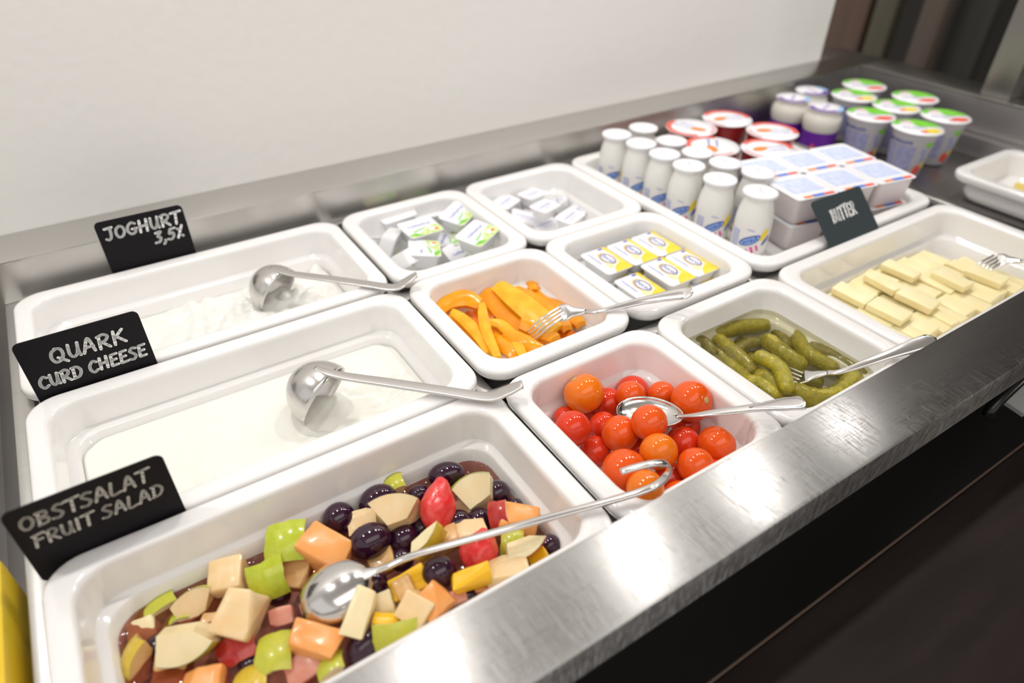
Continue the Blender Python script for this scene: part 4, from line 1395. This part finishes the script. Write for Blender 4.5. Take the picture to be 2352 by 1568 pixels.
# ------------------------------------------------------------------ butter pieces
BUT = mat('butter', (0.90, 0.78, 0.44), 0.38, sss=0.35, var=(0.92, 0.82, 0.52), var_scale=60, bump=0.1, bump_scale=120)
rb = random.Random(11)
x = 0.706
rows = [(0.128, 0.034), (0.092, 0.036), (0.055, 0.036)]
for ri, (yc, ln) in enumerate(rows):
    x = 0.700 + 0.008 * ri
    k = 0
    end = 0.905 if ri == 0 else 0.93
    while x < end:
        w = rb.uniform(0.014, 0.021)
        hgt = rb.uniform(0.019, 0.023)
        o = box('butter_piece', (-w / 2, -ln / 2 + rb.uniform(-.002, .002), 0), (w / 2, ln / 2, hgt), BUT, bevel=0.0009, seg=2)
        o.location = (x + w / 2, yc + rb.uniform(-0.003, 0.003), -0.0600 + rb.uniform(0.0, 0.003) + 0.004)
        o.rotation_euler = (rb.uniform(-0.05, 0.05), rb.uniform(-0.22, -0.05), rb.uniform(-0.09, 0.09))
        tag(o, ['butter piece standing in the row along the rear wall of the butter pan', 'butter piece standing in the middle row of the butter pan', 'butter piece standing in the row next to the front ledge'][ri], 'butter', 'butter pieces row %d' % (ri + 1))
        x += w + rb.uniform(0.0008, 0.0024)
        k += 1
for j, (xx, yy, hh) in enumerate(((0.74, 0.122, 0.0), (0.79, 0.118, 0.0), (0.83, 0.124, 0.0), (0.79, 0.080, 0), (0.86, 0.082, 0), (0.745, 0.083, 0), (0.90, 0.066, 0))):
    w = rb.uniform(0.018, 0.024)
    o = box('butter_piece', (-w / 2, -0.019, 0), (w / 2, 0.019, 0.0075), BUT, bevel=0.0009, seg=2)
    o.location = (xx, yy, -0.0305)
    o.rotation_euler = (rb.uniform(-0.05, 0.05), rb.uniform(-0.12, 0.02), rb.uniform(-0.12, 0.12))
    tag(o, 'flat pale butter piece lying on top of the butter rows', 'butter', 'butter pieces lying on top')

YSL = mat('yellow_slice', (0.86, 0.66, 0.14), 0.4, sss=0.2, var=(0.84, 0.62, 0.12), var_scale=60)
for j, (dx, dy, rz) in enumerate(((1.205, 0.165, 0.3), (1.225, 0.128, -0.2), (1.190, 0.115, 0.6))):
    o = box('yellow_slice', (-0.024, -0.018, 0), (0.024, 0.018, 0.010), YSL, bevel=0.0012)
    o.location = (dx, dy, -0.045 + 0.0102 * (j % 2))
    o.rotation_euler = (0, 0, rz)
    tag(o, 'yellow slice in the separate pan on the cold plate', 'butter', 'yellow slices in the separate pan')


# ------------------------------------------------------------------ portion cups and packs
def portion_cup(name, hx, hy, h, print_fn, body_m=WHITE):
    """small tub: body + flanged foil lid, origin at its base"""
    root = empty(name)
    rings = []
    for d, z in ((0.0055, 0.0), (0.0042, 0.0012), (0.0018, h - 0.002), (0.0012, h - 0.0008)):
        rings.append([(x, y, z) for x, y in rrect(hx - d, hy - d, 0.006, 4)])
    v, f = loft(rings)
    fix_normals(mesh_obj('tub', v, f, body_m, root))
    rings = [[(x, y, z) for x, y in rrect(hx - d, hy - d, 0.005, 4)] for d, z in ((0.0004, h - 0.0008), (0.0, h - 0.0003), (0.0002, h + 0.0003))]
    v, f = loft(rings)
    lid = fix_normals(mesh_obj('foil_lid', v, f, FOIL, root, smooth=False))
    print_fn(lid, hx, hy, h + 0.00045)
    return root


def print_green(lid, hx, hy, z):
    pts = [(-hx * 0.97, -hy * 0.55), (-hx * 0.4, -hy * 0.72), (hx * 0.2, -hy * 0.30), (hx * 0.97, -hy * 0.05), (hx * 0.97, -hy * 0.80), (hx * 0.80, -hy * 0.97), (-hx * 0.80, -hy * 0.97), (-hx * 0.97, -hy * 0.8)]
    poly_sheet('herb_picture', [pts], LGRN, lid, z)
    poly_sheet('green_band', [[(-hx * 0.97, -hy * 0.62), (-hx * 0.5, -hy * 0.92), (-hx * 0.2, -hy * 0.92), (-hx * 0.55, -hy * 0.55)]], GRN, lid, z + 0.0001)
    poly_sheet('green_line', [[(-hx * 0.6, -hy * 0.34), (0, -hy * 0.22), (hx * 0.4, hy * 0.02), (0, -hy * 0.30), (-hx * 0.6, -hy * 0.46)]], GRN, lid, z + 0.0001)
    poly_sheet('cheese_picture', [ell(hx * 0.45, -hy * 0.52, hx * 0.22, hy * 0.2)], WHITE, lid, z + 0.0001)
    poly_sheet('radish_picture', [ell(hx * 0.66, -hy * 0.62, hx * 0.14, hy * 0.10, 0.4)], ORAP, lid, z + 0.0002)
    poly_sheet('blue_lettering', scribble(0, hy * 0.22, hx * 1.35, hy * 0.20, 0, 11, random.Random(3)), DBLUE, lid, z)


def print_blue(lid, hx, hy, z):
    poly_sheet('blue_lettering', scribble(0, hy * 0.05, hx * 1.4, hy * 0.20, 0, 12, random.Random(4)), DBLUE, lid, z)
    poly_sheet('small_print', scribble(0, -hy * 0.35, hx * 0.9, hy * 0.10, 0, 10, random.Random(5)), DBLUE, lid, z)


def set_tree(o, P, zrot, tilt=(0, 0)):
    o.location = P
    o.rotation_euler = (tilt[0], tilt[1], zrot)


gproto = portion_cup('portion_cup', 0.0225, 0.0178, 0.017, print_green)
GC = [  # u, v (lid centre), z of base, z-rot, tilt x, tilt y, label
    (908, 487, -0.026, PI + 0.0, -0.10, 0.05, 'green-printed portion cup at the back corner of its pan, lettering upside down'),
    (962, 520, -0.018, 0.10, 0.12, 0.05, 'green-printed portion cup lying in the middle of the green cup heap'),
    (1053, 487, -0.024, 0.55, 0.10, -0.10, 'green-printed portion cup turned aslant at the right rear of its pan'),
    (1095, 533, -0.018, 0.48, 0.10, -0.08, 'green-printed portion cup resting at the right side of the green cup heap'),
    (971, 571, -0.022, 1.15, 0.12, 0.10, 'green-printed portion cup turned crosswise at the front of the green cup heap'),
    (986, 484, -0.036, PI - 0.2, 0.0, 0.0, 'green-printed portion cup half hidden at the back wall of its pan'),
    (900, 540, -0.046, 2.4, 0.25, 0.15, 'green-printed portion cup tipped low under the heap at the left'),
    (1030, 550, -0.044, 0.9, -0.15, 0.1, 'green-printed portion cup low in the middle under the heap'),
    (1050, 576, -0.046, 0.3, 0.5, 0.1, 'green-printed portion cup tipped forward at the front wall of its pan'),
]
for i, (u, vv, zb, rz, tx, ty, lab) in enumerate(GC):
    o = gproto if i == 0 else copy_tree(gproto)
    P = at(u, vv, zb + 0.017)
    P.z = zb
    set_tree(o, P, rz, (tx, ty))
    tag(o, lab, 'portion cup', 'green portion cups')
wproto = portion_cup('portion_cup', 0.0225, 0.0178, 0.017, print_green)
for i, (u, vv, zb, rx, ry, rz, lab) in enumerate(((880, 552, -0.028, 1.9, 0.2, 0.9, 'white portion cup lying on its side with its base showing by the left pan wall'),
                                                (932, 572, -0.017, 2.5, 0.1, 0.5, 'white portion cup lying upside down at the front left of its pan'))):
    o = wproto if i == 0 else copy_tree(wproto)
    P = at(u, vv, zb + 0.012)
    o.location = P
    o.rotation_euler = (rx, ry, rz)
    tag(o, lab, 'portion cup', 'green portion cups')

bproto = portion_cup('portion_pack', 0.0185, 0.0135, 0.014, print_blue)
BC = [(1160, 462, -0.036, 0.45, 0.1, 0.0, 'white blue-lettered portion pack at the left wall of its pan'),
      (1222, 445, -0.034, 0.25, 0.0, 0.05, 'white blue-lettered portion pack at the back wall of its pan'),
      (1250, 473, -0.024, 0.35, 0.05, 0.05, 'white blue-lettered portion pack lying on top in the middle of its pan'),
      (1308, 496, -0.030, 0.40, 0.05, 0.0, 'white blue-lettered portion pack at the front right of its pan'),
      (1200, 496, -0.042, -0.5, 0.15, 0.3, 'white blue-lettered portion pack tipped against the front left pan wall'),
      (1296, 458, -0.046, 1.0, -0.6, 0.1, 'white blue-lettered portion pack leaning with its grey side up at the back right'),
      (1250, 512, -0.050, 0.1, 0.2, 0.0, 'white blue-lettered portion pack low at the front wall'),
      (1225, 480, -0.052, 0.9, 0.1, 0.0, 'white blue-lettered portion pack underneath the top one'),
      (1330, 480, -0.050, 0.2, 0.0, -0.2, 'white blue-lettered portion pack low at the right wall')]
for i, (u, vv, zb, rz, tx, ty, lab) in enumerate(BC):
    o = bproto if i == 0 else copy_tree(bproto)
    P = at(u, vv, zb + 0.014)
    P.z = zb
    set_tree(o, P, rz, (tx, ty))
    tag(o, lab, 'portion pack', 'blue-lettered portion packs')


def print_yellow(lid, hx, hy, z):
    W_, H_ = hx, hy
    poly_sheet('yellow_band', [[(-W_ * 0.98, H_ * 0.70), (-W_ * 0.60, H_ * 0.72), (-W_ * 0.2, H_ * 0.80), (W_ * 0.35, H_ * 0.62), (W_ * 0.60, H_ * 0.0), (W_ * 0.98, -H_ * 0.35), (W_ * 0.98, H_ * 0.97), (-W_ * 0.98, H_ * 0.97)]],
               mat('yellow_margarine_print', (0.92, 0.66, 0.02), 0.4, var=(0.94, 0.74, 0.10), var_scale=90), lid, z)
    poly_sheet('flower_picture', [ell(W_ * 0.42, -H_ * 0.18, W_ * 0.22, H_ * 0.22)], mat('cream_print', (0.90, 0.84, 0.45), 0.4), lid, z + 0.00012)
    poly_sheet('logo_plate', [ell(-W_ * 0.10, H_ * 0.20, W_ * 0.52, H_ * 0.46)], mat('orange_yellow_print', (0.94, 0.62, 0.10), 0.4), lid, z + 0.00008)
    poly_sheet('logo_field', [ell(-W_ * 0.08, H_ * 0.21, W_ * 0.46, H_ * 0.40)], FOIL, lid, z + 0.00022)
    poly_sheet('logo_ring', ring_polys(-W_ * 0.08, H_ * 0.21, W_ * 0.45, H_ * 0.39, W_ * 0.045), BLUE, lid, z + 0.00032)
    t = text_mesh('logo_lettering', 'becel', H_ * 0.50, BLUE, lid, (-W_ * 0.08, H_ * 0.22, z + 0.00034), (0, 0, 0), shear=0.15)
    poly_sheet('small_print', scribble(-W_ * 0.3, -H_ * 0.52, W_ * 1.0, H_ * 0.14, 0, 14, random.Random(6)), DBLUE, lid, z)
    poly_sheet('blue_mark', [rect(-W_ * 0.88, H_ * 0.52, W_ * 0.10, H_ * 0.30)], BLUE, lid, z + 0.0001)


yproto = portion_cup('margarine_pack', 0.0258, 0.0180, 0.014, print_yellow)
MP = [(0.5500, 0.3010, -0.0145), (0.5864, 0.3000, -0.0140), (0.6228, 0.3000, -0.0140), (0.6265, 0.2470, -0.0140), (0.5900, 0.2465, -0.0135), (0.5515, 0.2440, -0.0195)]
LAB = ['at the rear left of its pan', 'in the middle of the rear row', 'at the right end of the rear row', 'at the right end of the front row', 'in the middle of the front row', 'standing a little lower at the left front corner']
for i, (mx, my, zt) in enumerate(MP):
    o = yproto if i == 0 else copy_tree(yproto)
    P = Vector((mx, my, zt - 0.014))
    set_tree(o, P, -PI / 2, (0, 0))
    tag(o, 'white and yellow margarine pack ' + LAB[i], 'margarine pack', 'margarine packs')
# a lower layer carries them
for i, (mx, my, zt) in enumerate(MP):
    for lay in (1, 2):
        P = Vector((mx, my, zt - 0.014 - 0.0152 * lay))
        if P.z < -0.0618:
            continue
        o = copy_tree(yproto)
        set_tree(o, P, -PI / 2, (0, 0))
        tag(o, 'white and yellow margarine pack hidden beneath the top layer', 'margarine pack', 'lower margarine packs')


# ------------------------------------------------------------------ prints wrapped on round bodies
def wrap(name, poly, prof, m, parent, off=0.00035, ang0=0.0, sub=1):
    """2-D polygon (angle, z) wrapped round a lathe profile; filled with a fan of thin strips"""
    def rad(z):
        for (r0, z0), (r1, z1) in zip(prof, prof[1:]):
            if z0 <= z <= z1 and z1 > z0:
                return r0 + (r1 - r0) * (z - z0) / (z1 - z0)
        return prof[-1][0]
    v, f = [], []
    for p in poly:
        cxx, cyy = sum(a_[0] for a_ in p) / len(p), sum(a_[1] for a_ in p) / len(p)
        K = 4
        base = len(v)
        n_ = len(p)
        for k in range(1, K + 1):
            for a_, z in p:
                aa, zz = cxx + (a_ - cxx) * k / K, cyy + (z - cyy) * k / K
                r = rad(zz) + off
                v.append((r * math.cos(ang0 + aa), r * math.sin(ang0 + aa), zz))
        r = rad(cyy) + off
        v.append((r * math.cos(ang0 + cxx), r * math.sin(ang0 + cxx), cyy))
        ce = len(v) - 1
        for i in range(n_):
            f.append((ce, base + i, base + (i + 1) % n_))
            for k in range(K - 1):
                q0, q1 = base + k * n_ + i, base + k * n_ + (i + 1) % n_
                f.append((q0, q0 + n_, q1 + n_, q1))
    return mesh_obj(name, v, f, m, parent)


def dense(poly, n=5):
    out = []
    for a_, b_ in zip(poly, poly[1:] + poly[:1]):
        for k in range(n):
            out.append((a_[0] + (b_[0] - a_[0]) * k / n, a_[1] + (b_[1] - a_[1]) * k / n))
    return out


def relax2d(items, x0, y0, x1, y1, it=300):
    """items: [x, y, r]; push round things apart inside a rectangle"""
    for _ in range(it):
        for i, a_ in enumerate(items):
            for b_ in items[i + 1:]:
                dx, dy = b_[0] - a_[0], b_[1] - a_[1]
                d = math.hypot(dx, dy) or 1e-6
                ov = a_[2] + b_[2] + 0.0004 - d
                if ov > 0:
                    a_[0] -= dx / d * ov / 2
                    a_[1] -= dy / d * ov / 2
                    b_[0] += dx / d * ov / 2
                    b_[1] += dy / d * ov / 2
        for a_ in items:
            a_[0] = min(max(a_[0], x0 + a_[2]), x1 - a_[2])
            a_[1] = min(max(a_[1], y0 + a_[2]), y1 - a_[2])
    return items


# drink bottles (about 80 mm tall)
BPROF = [(0.0180, 0.0), (0.0200, 0.0015), (0.0208, 0.006), (0.0212, 0.020), (0.0214, 0.034), (0.0208, 0.046), (0.0190, 0.056), (0.0170, 0.0625), (0.0160, 0.0665), (0.0160, 0.069), (0.0186, 0.0705), (0.0186, 0.0745)]
bot = empty('drink_bottle')
v, f = lathe(BPROF, 36)
fix_normals(mesh_obj('bottle_body', v, f, mat('milk_white_plastic', (0.83, 0.82, 0.79), 0.25, sss=0.1), bot))
v, f = lathe([(0.0196, 0.0722), (0.0199, 0.0738), (0.0198, 0.0750), (0.0175, 0.0757), (0.010, 0.0760), (0.002, 0.0760)], 36)
cap = fix_normals(mesh_obj('foil_cap', v, f, FOIL, bot))
poly_sheet('cap_print', scribble(0, 0, 0.016, 0.003, 0.3, 7, random.Random(8)), mat('faint_grey_print', (0.60, 0.60, 0.66), 0.4), cap, 0.07615)
R_ = 0.0212


def bp_(pts):   # metres on the flattened label -> (angle, z)
    return [(x / R_, z) for x, z in pts]


ov = ell(0, 0.0225, 0.0132, 0.0052, 0.50)
wrap('logo_oval', [bp_(ov)], BPROF, BLUE, bot, 0.00030)
wrap('logo_field', [bp_(ell(0, 0.0225, 0.0112, 0.0034, 0.50))], BPROF, LBLUE, bot, 0.00050)
wrap('logo_script', [bp_(p) for p in scribble(0, 0.0225, 0.018, 0.0046, 0.50, 6, random.Random(9))], BPROF, BLUE, bot, 0.00070)
wrap('fruit_splash', [bp_(ell(0.0155, 0.0300, 0.0036, 0.0085, -0.45))], BPROF, YEL, bot, 0.0003)
wrap('fruit_blue_dabs', [bp_(ell(0.0175, 0.0205, 0.0018, 0.0050, -0.5)), bp_(ell(0.0210, 0.0240, 0.0016, 0.0045, -0.5))], BPROF, BLUE, bot, 0.0003)  # printed blue dabs beside the yellow splash
wrap('pink_lettering', [bp_(rect(0.0040, 0.0110, 0.0028, 0.0085, 0.4)), bp_(rect(0.0095, 0.0135, 0.0026, 0.0080, 0.4)), bp_(rect(-0.0010, 0.0085, 0.0018, 0.0060, 0.4))], BPROF, PINK, bot, 0.0003)
wrap('small_print', [bp_(p) for p in scribble(-0.001, 0.0355, 0.009, 0.0016, -0.15, 6, random.Random(10))], BPROF, DBLUE, bot, 0.0003)
wrap('barcode', [bp_(dense(rect(-0.0185, 0.0250, 0.0095, 0.0015))) for k in range(0)] + [bp_(rect(-0.0185, 0.0120 + k * 0.0022, 0.0095, 0.0012)) for k in range(10)], BPROF, DBLUE, bot, 0.0003)
BT = -0.0354
ZT = BT + 0.076
BL = [(1748, 437), (1655, 408), (1582, 376), (1520, 347), (1466, 323), (1409, 300)]
BL2 = [(1741, 392), (1668, 371), (1606, 344), (1546, 320), (1475, 289)]
first = True
JZ = -0.0354
JL = [(1580, 286, 1.6, 'at the back wall next to the bottles'), (1665, 271, -0.5, 'at the back of the tray'), (1778, 293, -0.9, 'at the right tray wall'),
      (1643, 336, 0.6, 'right behind the inner bottle row'), (1752, 331, -0.6, 'behind the puddings')]
tray = [[*at(u, vv, ZT)[:2], 0.0216] for u, vv in BL + BL2] + [[*at(u, vv, JZ + 0.0645)[:2], 0.0362] for u, vv, _, _ in JL]
relax2d(tray, X[3] + 0.0015 + 0.022, Y[1] + 0.030, X[4] - 0.0205, Y[3] - 0.0225)
ORD = ['foremost', 'second from the front', 'third from the front', 'third from the back ledge', 'second from the back ledge', 'closest to the back ledge']
for row, lst in enumerate((BL, BL2)):
    for i, (u, vv) in enumerate(lst):
        o = bot if first else copy_tree(bot)
        first = False
        P = Vector((*tray[i + row * len(BL)][:2], BT))
        o.location = P
        face = math.atan2(CAM[1] - P.y, CAM[0] - P.x) + 0.05 + 0.15 * math.sin(i * 2.1 + row)
        o.rotation_euler = (0, 0, face)
        wh = (['nearest the leaning dark grey sign', 'second from the leaning dark grey sign', 'third from the leaning dark grey sign', 'third from the back ledge', 'second from the back ledge', 'nearest the back ledge'] if row == 0 else
              ['nearest the stacked puddings', 'second from the stacked puddings', 'in the middle', 'second from the back ledge', 'nearest the back ledge'])[i]
        tag(o, 'white drink bottle %s, %s' % (wh, 'pan rim row' if row == 0 else 'inner row'), 'bottle', 'drink bottles')


# lids with fruit pictures
def pot(name, prof, body_m, lid_r, lid_z, body_prints, lid_prints, lid_m=FOIL):
    root = empty(name)
    v, f = lathe(prof, 36)
    fix_normals(mesh_obj('pot_body', v, f, body_m, root))
    v, f = lathe([(lid_r - 0.0012, lid_z - 0.0010), (lid_r, lid_z - 0.0002), (lid_r - 0.0003, lid_z + 0.0006), (lid_r * 0.5, lid_z + 0.0008), (0.002, lid_z + 0.0008)], 40)
    lid = fix_normals(mesh_obj('foil_lid', v, f, lid_m, root))
    for nm, polys, m, dz in lid_prints:
        poly_sheet(nm, polys, m, lid, lid_z + 0.0010 + dz)
    for nm, polys, m, ang in body_prints:
        wrap(nm, polys, prof, m, root, 0.0003, ang)
    return root


def sector(r0, r1, a0, a1, n=16):
    return [(r1 * math.cos(a0 + (a1 - a0) * k / n), r1 * math.sin(a0 + (a1 - a0) * k / n)) for k in range(n + 1)] + \
           [(r0 * math.cos(a1 + (a0 - a1) * k / n), r0 * math.sin(a1 + (a0 - a1) * k / n)) for k in range(n + 1)]


# red jelly pots
JR = 0.0360
JELLY = mat('red_jelly_pot', (0.36, 0.010, 0.014), 0.2, coat=0.3, var=(0.44, 0.02, 0.02), var_scale=40)
jp = pot('jelly_pot', [(0.027, 0.0), (0.029, 0.002), (0.0325, 0.058), (0.0338, 0.0605), (0.0342, 0.0630)], JELLY, JR, 0.0640, [],
         [('red_border', [sector(JR * 0.80, JR * 0.985, 0.05, 2.6)], REDP, 0), ('fruit_picture', [ell(-JR * 0.32, -JR * 0.05, JR * 0.32, JR * 0.18, 0.5)], ORAP, 0.0001),
          ('leaf_picture', [ell(-JR * 0.06, JR * 0.12, JR * 0.10, JR * 0.05, 0.5)], LGRN, 0.0001),
          ('blue_script', scribble(JR * 0.25, JR * 0.18, JR * 0.8, JR * 0.14, 0.2, 8, random.Random(12)) + scribble(JR * 0.28, -JR * 0.12, JR * 0.7, JR * 0.12, 0.2, 8, random.Random(13)), DBLUE, 0.0001),
          ('pink_flourish', [sector(JR * 0.80, JR * 0.95, 3.3, 4.3)], mat('soft_pink_print', (0.85, 0.45, 0.45), 0.4), 0)])
for i, (u, vv, rz, wh) in enumerate(JL):
    o = jp if i == 0 else copy_tree(jp)
    P = Vector((*tray[len(BL) + len(BL2) + i][:2], JZ))
    o.location = P
    o.rotation_euler = (0, 0, rz)
    tag(o, 'red jelly pot with a white fruit-printed lid ' + wh, 'jelly pot', 'red jelly pots')

# pudding multipacks, two layers
PUD = mat('pudding_tub', (0.72, 0.66, 0.66), 0.3, sss=0.1)


def print_pud(lid, hx, hy, z):
    poly_sheet('blue_field', [rect(0, hy * 0.12, hx * 1.5, hy * 1.2)], mat('faint_blue_print', (0.55, 0.63, 0.88), 0.4, var=(0.70, 0.76, 0.92), var_scale=120), lid, z)
    y = -hy * 0.84
    poly_sheet('red_stripe', [rect(hx * 0.62, y, hx * 0.45, hy * 0.18)], REDP, lid, z)
    poly_sheet('blue_stripe', [rect(hx * 0.10, y, hx * 0.55, hy * 0.20)], mat('mid_blue_print', (0.12, 0.22, 0.68), 0.4), lid, z)
    poly_sheet('orange_stripe', [rect(-hx * 0.40, y, hx * 0.42, hy * 0.16)], ORAP, lid, z)


pud = portion_cup('pudding_cup', 0.0304, 0.0304, 0.0325, print_pud, PUD)
cor = [at(1697, 377, 0.030), at(1921, 335, 0.030), at(2106, 416, 0.030), at(1835, 468, 0.030)]
ux = ((cor[1] - cor[0]) + (cor[2] - cor[3])) / 2
ang = math.atan2(ux.y, ux.x)
ctr = sum(cor, Vector()) / 4
ctr.x = max(ctr.x, 0.868)
ctr.y += 0.004
e1, e2 = Vector((math.cos(ang), math.sin(ang), 0)), Vector((-math.sin(ang), math.cos(ang), 0))
first = True
PLAB = {0: 'left', 1: 'middle', 2: 'right'}
for lay in (1, 0):
    for r_ in (0, 1):
        for c_ in (0, 1, 2):
            o = pud if first else copy_tree(pud)
            first = False
            P = ctr + e1 * (c_ - 1) * 0.0614 + e2 * (r_ - 0.5) * 0.0614
            o.location = (P.x, P.y, -0.0354 + lay * 0.0337)
            o.rotation_euler = (0, 0, ang)
            if lay:
                tag(o, ['pudding cup next to the bottles', 'pudding cup in the middle', 'pudding cup at the tray end'][c_] + (' in the front row of the top pudding layer' if r_ == 0 else ' in the rear row of the top pudding layer'), 'pudding cup', 'pudding cups')
            else:
                tag(o, 'pudding cup in the lower layer underneath the lid tops', 'pudding cup', 'lower pudding cups')

# purple labelled jars on the cold plate
CP = -0.0500
JPROF = [(0.0235, 0.0), (0.0255, 0.0015), (0.0262, 0.006), (0.0270, 0.038), (0.0292, 0.0420), (0.0298, 0.050), (0.0290, 0.0565), (0.0258, 0.0625), (0.0232, 0.0655), (0.0236, 0.070)]
MILK = mat('cream_white_plastic', (0.80, 0.77, 0.70), 0.25, sss=0.1)
pj_ = pot('yoghurt_jar', JPROF, MILK, 0.0265, 0.0705, [('purple_label', [dense([(k * 0.7853, 0.004), (k * 0.7853 + 0.8, 0.004), (k * 0.7853 + 0.8, 0.0375), (k * 0.7853, 0.0375)], 5)], PURP, 0.0) for k in range(8)] +
          [('berry_picture', [[(x / 0.031, z) for x, z in ell(-0.014, 0.013, 0.004, 0.007)]], REDP, -2.3)],
          [('purple_border', [sector(0.0180, 0.0262, 2.3, 4.6)], PURP, 0), ('blue_border', [sector(0.0195, 0.0262, 4.6, 5.7)], LBLUE, 0), ('violet_script', scribble(0, 0, 0.03, 0.006, 0.3, 5, random.Random(14)), mat('violet_print', (0.48, 0.30, 0.75), 0.4), 0.0001)])
CL = [(1982, 198, 'r', 'at the far corner of the well'), (1935, 215, 'y', 'behind the purple jars'), (2029, 237, 'y', 'in the middle of the cup group'), (2103, 223, 'r', 'close to the right well wall'),
      (1986, 259, 'r', 'right of the foremost purple jar'), (2088, 286, 'y', 'between the stacked puddings and the separate pan'), (2162, 264, 'r', 'closest to the white separate pan')]
cups = [[*at(u, vv, CP + 0.071)[:2], 0.0300] for u, vv in ((1841, 221), (1878, 209), (1929, 250))] + [[*at(u, vv, CP + 0.0708)[:2], 0.0356] for u, vv, _, _ in CL]
relax2d(cups, 1.0062, 0.245, RX0 - 0.026, 0.545)
for i, (u, vv, wh) in enumerate(((1841, 221, 'at the rear left of the cups'), (1878, 209, 'behind the other jars'), (1929, 250, 'beside the pudding tray'))):
    o = pj_ if i == 0 else copy_tree(pj_)
    o.location = (cups[i][0], cups[i][1], CP)
    o.rotation_euler = (0, 0, (0.2, 0.9, 0.0)[i])
    tag(o, 'cream white jar with a purple label ' + wh, 'yoghurt jar', 'purple labelled jars')

# yoghurt cups with green lids
CR = 0.0356
CPROF = [(0.0215, 0.0), (0.0230, 0.0015), (0.0312, 0.0640), (0.0330, 0.0665), (0.0338, 0.0690)]
CUPB = mat('grey_white_cup', (0.62, 0.60, 0.64), 0.25, sss=0.1)
CUPBLUE = mat('grey_blue_print', (0.28, 0.29, 0.52), 0.4, var=(0.40, 0.40, 0.60), var_scale=160)
bodyp = [('text_block', [dense([(a0, 0.012), (a0 + 0.9, 0.012), (a0 + 0.9, 0.050), (a0, 0.050)], 4)], CUPBLUE, -2.6) for a0 in (-0.95, 0.05)] + \
        [('headline', [[(x / 0.035, z) for x, z in p] for p in scribble(0, 0.055, 0.05, 0.004, 0, 9, random.Random(15))], BLUE, -2.6),
         ('fruit_picture', [[(x / 0.033, z) for x, z in ell(0.0, 0.014, 0.009, 0.008)]], REDP, -1.15), ('fruit_picture', [[(x / 0.033, z) for x, z in ell(0.008, 0.022, 0.004, 0.006)]], YEL, -1.15),
         ('leaf_picture', [[(x / 0.036, z) for x, z in ell(0.004, 0.054, 0.008, 0.004)]], GRN, -1.15), ('blue_ribbon', [[(x / 0.034, z) for x, z in rect(0.0, 0.036, 0.005, 0.024, 0.3)]], DBLUE, -1.15)]


def cup_lid(fruit):
    return [('green_field', [sector(CR * 0.12, CR * 0.97, 0.2, 1.75), sector(CR * 0.72, CR * 0.97, 1.75, 2.9)], GRN, 0),
            ('pink_flourish', [sector(CR * 0.35, CR * 0.9, 1.75, 2.3)], mat('blush_print', (0.85, 0.66, 0.68), 0.4), 0.0),
            ('script', scribble(-CR * 0.15, -CR * 0.12, CR * 1.0, CR * 0.26, 0.1, 6, random.Random(16)), mat('grey_violet_print', (0.48, 0.46, 0.66), 0.4), 0.0001),
            ('fruit_picture', [ell(CR * 0.45, -CR * 0.42, CR * 0.36, CR * 0.24, 0.4)], fruit, 0.0001), ('cherry_picture', [ell(CR * 0.10, -CR * 0.58, CR * 0.16, CR * 0.12)], REDP, 0.00015)]


cr = pot('yoghurt_cup', CPROF, CUPB, CR, 0.0700, bodyp, cup_lid(REDP), FOIL)
cy = pot('yoghurt_cup', CPROF, CUPB, CR, 0.0700, bodyp, cup_lid(YEL), FOIL)
used = {'r': False, 'y': False}
for i, (u, vv, c, wh) in enumerate(CL):
    src = cr if c == 'r' else cy
    o = src if not used[c] else copy_tree(src)
    used[c] = True
    o.location = (cups[i + 3][0], cups[i + 3][1], CP)
    o.rotation_euler = (0, 0, -0.75)
    tag(o, ('green-lidded yoghurt cup with a red fruit picture ' if c == 'r' else 'green-lidded yoghurt cup with a yellow fruit picture ') + wh, 'yoghurt cup', 'green-lidded yoghurt cups')
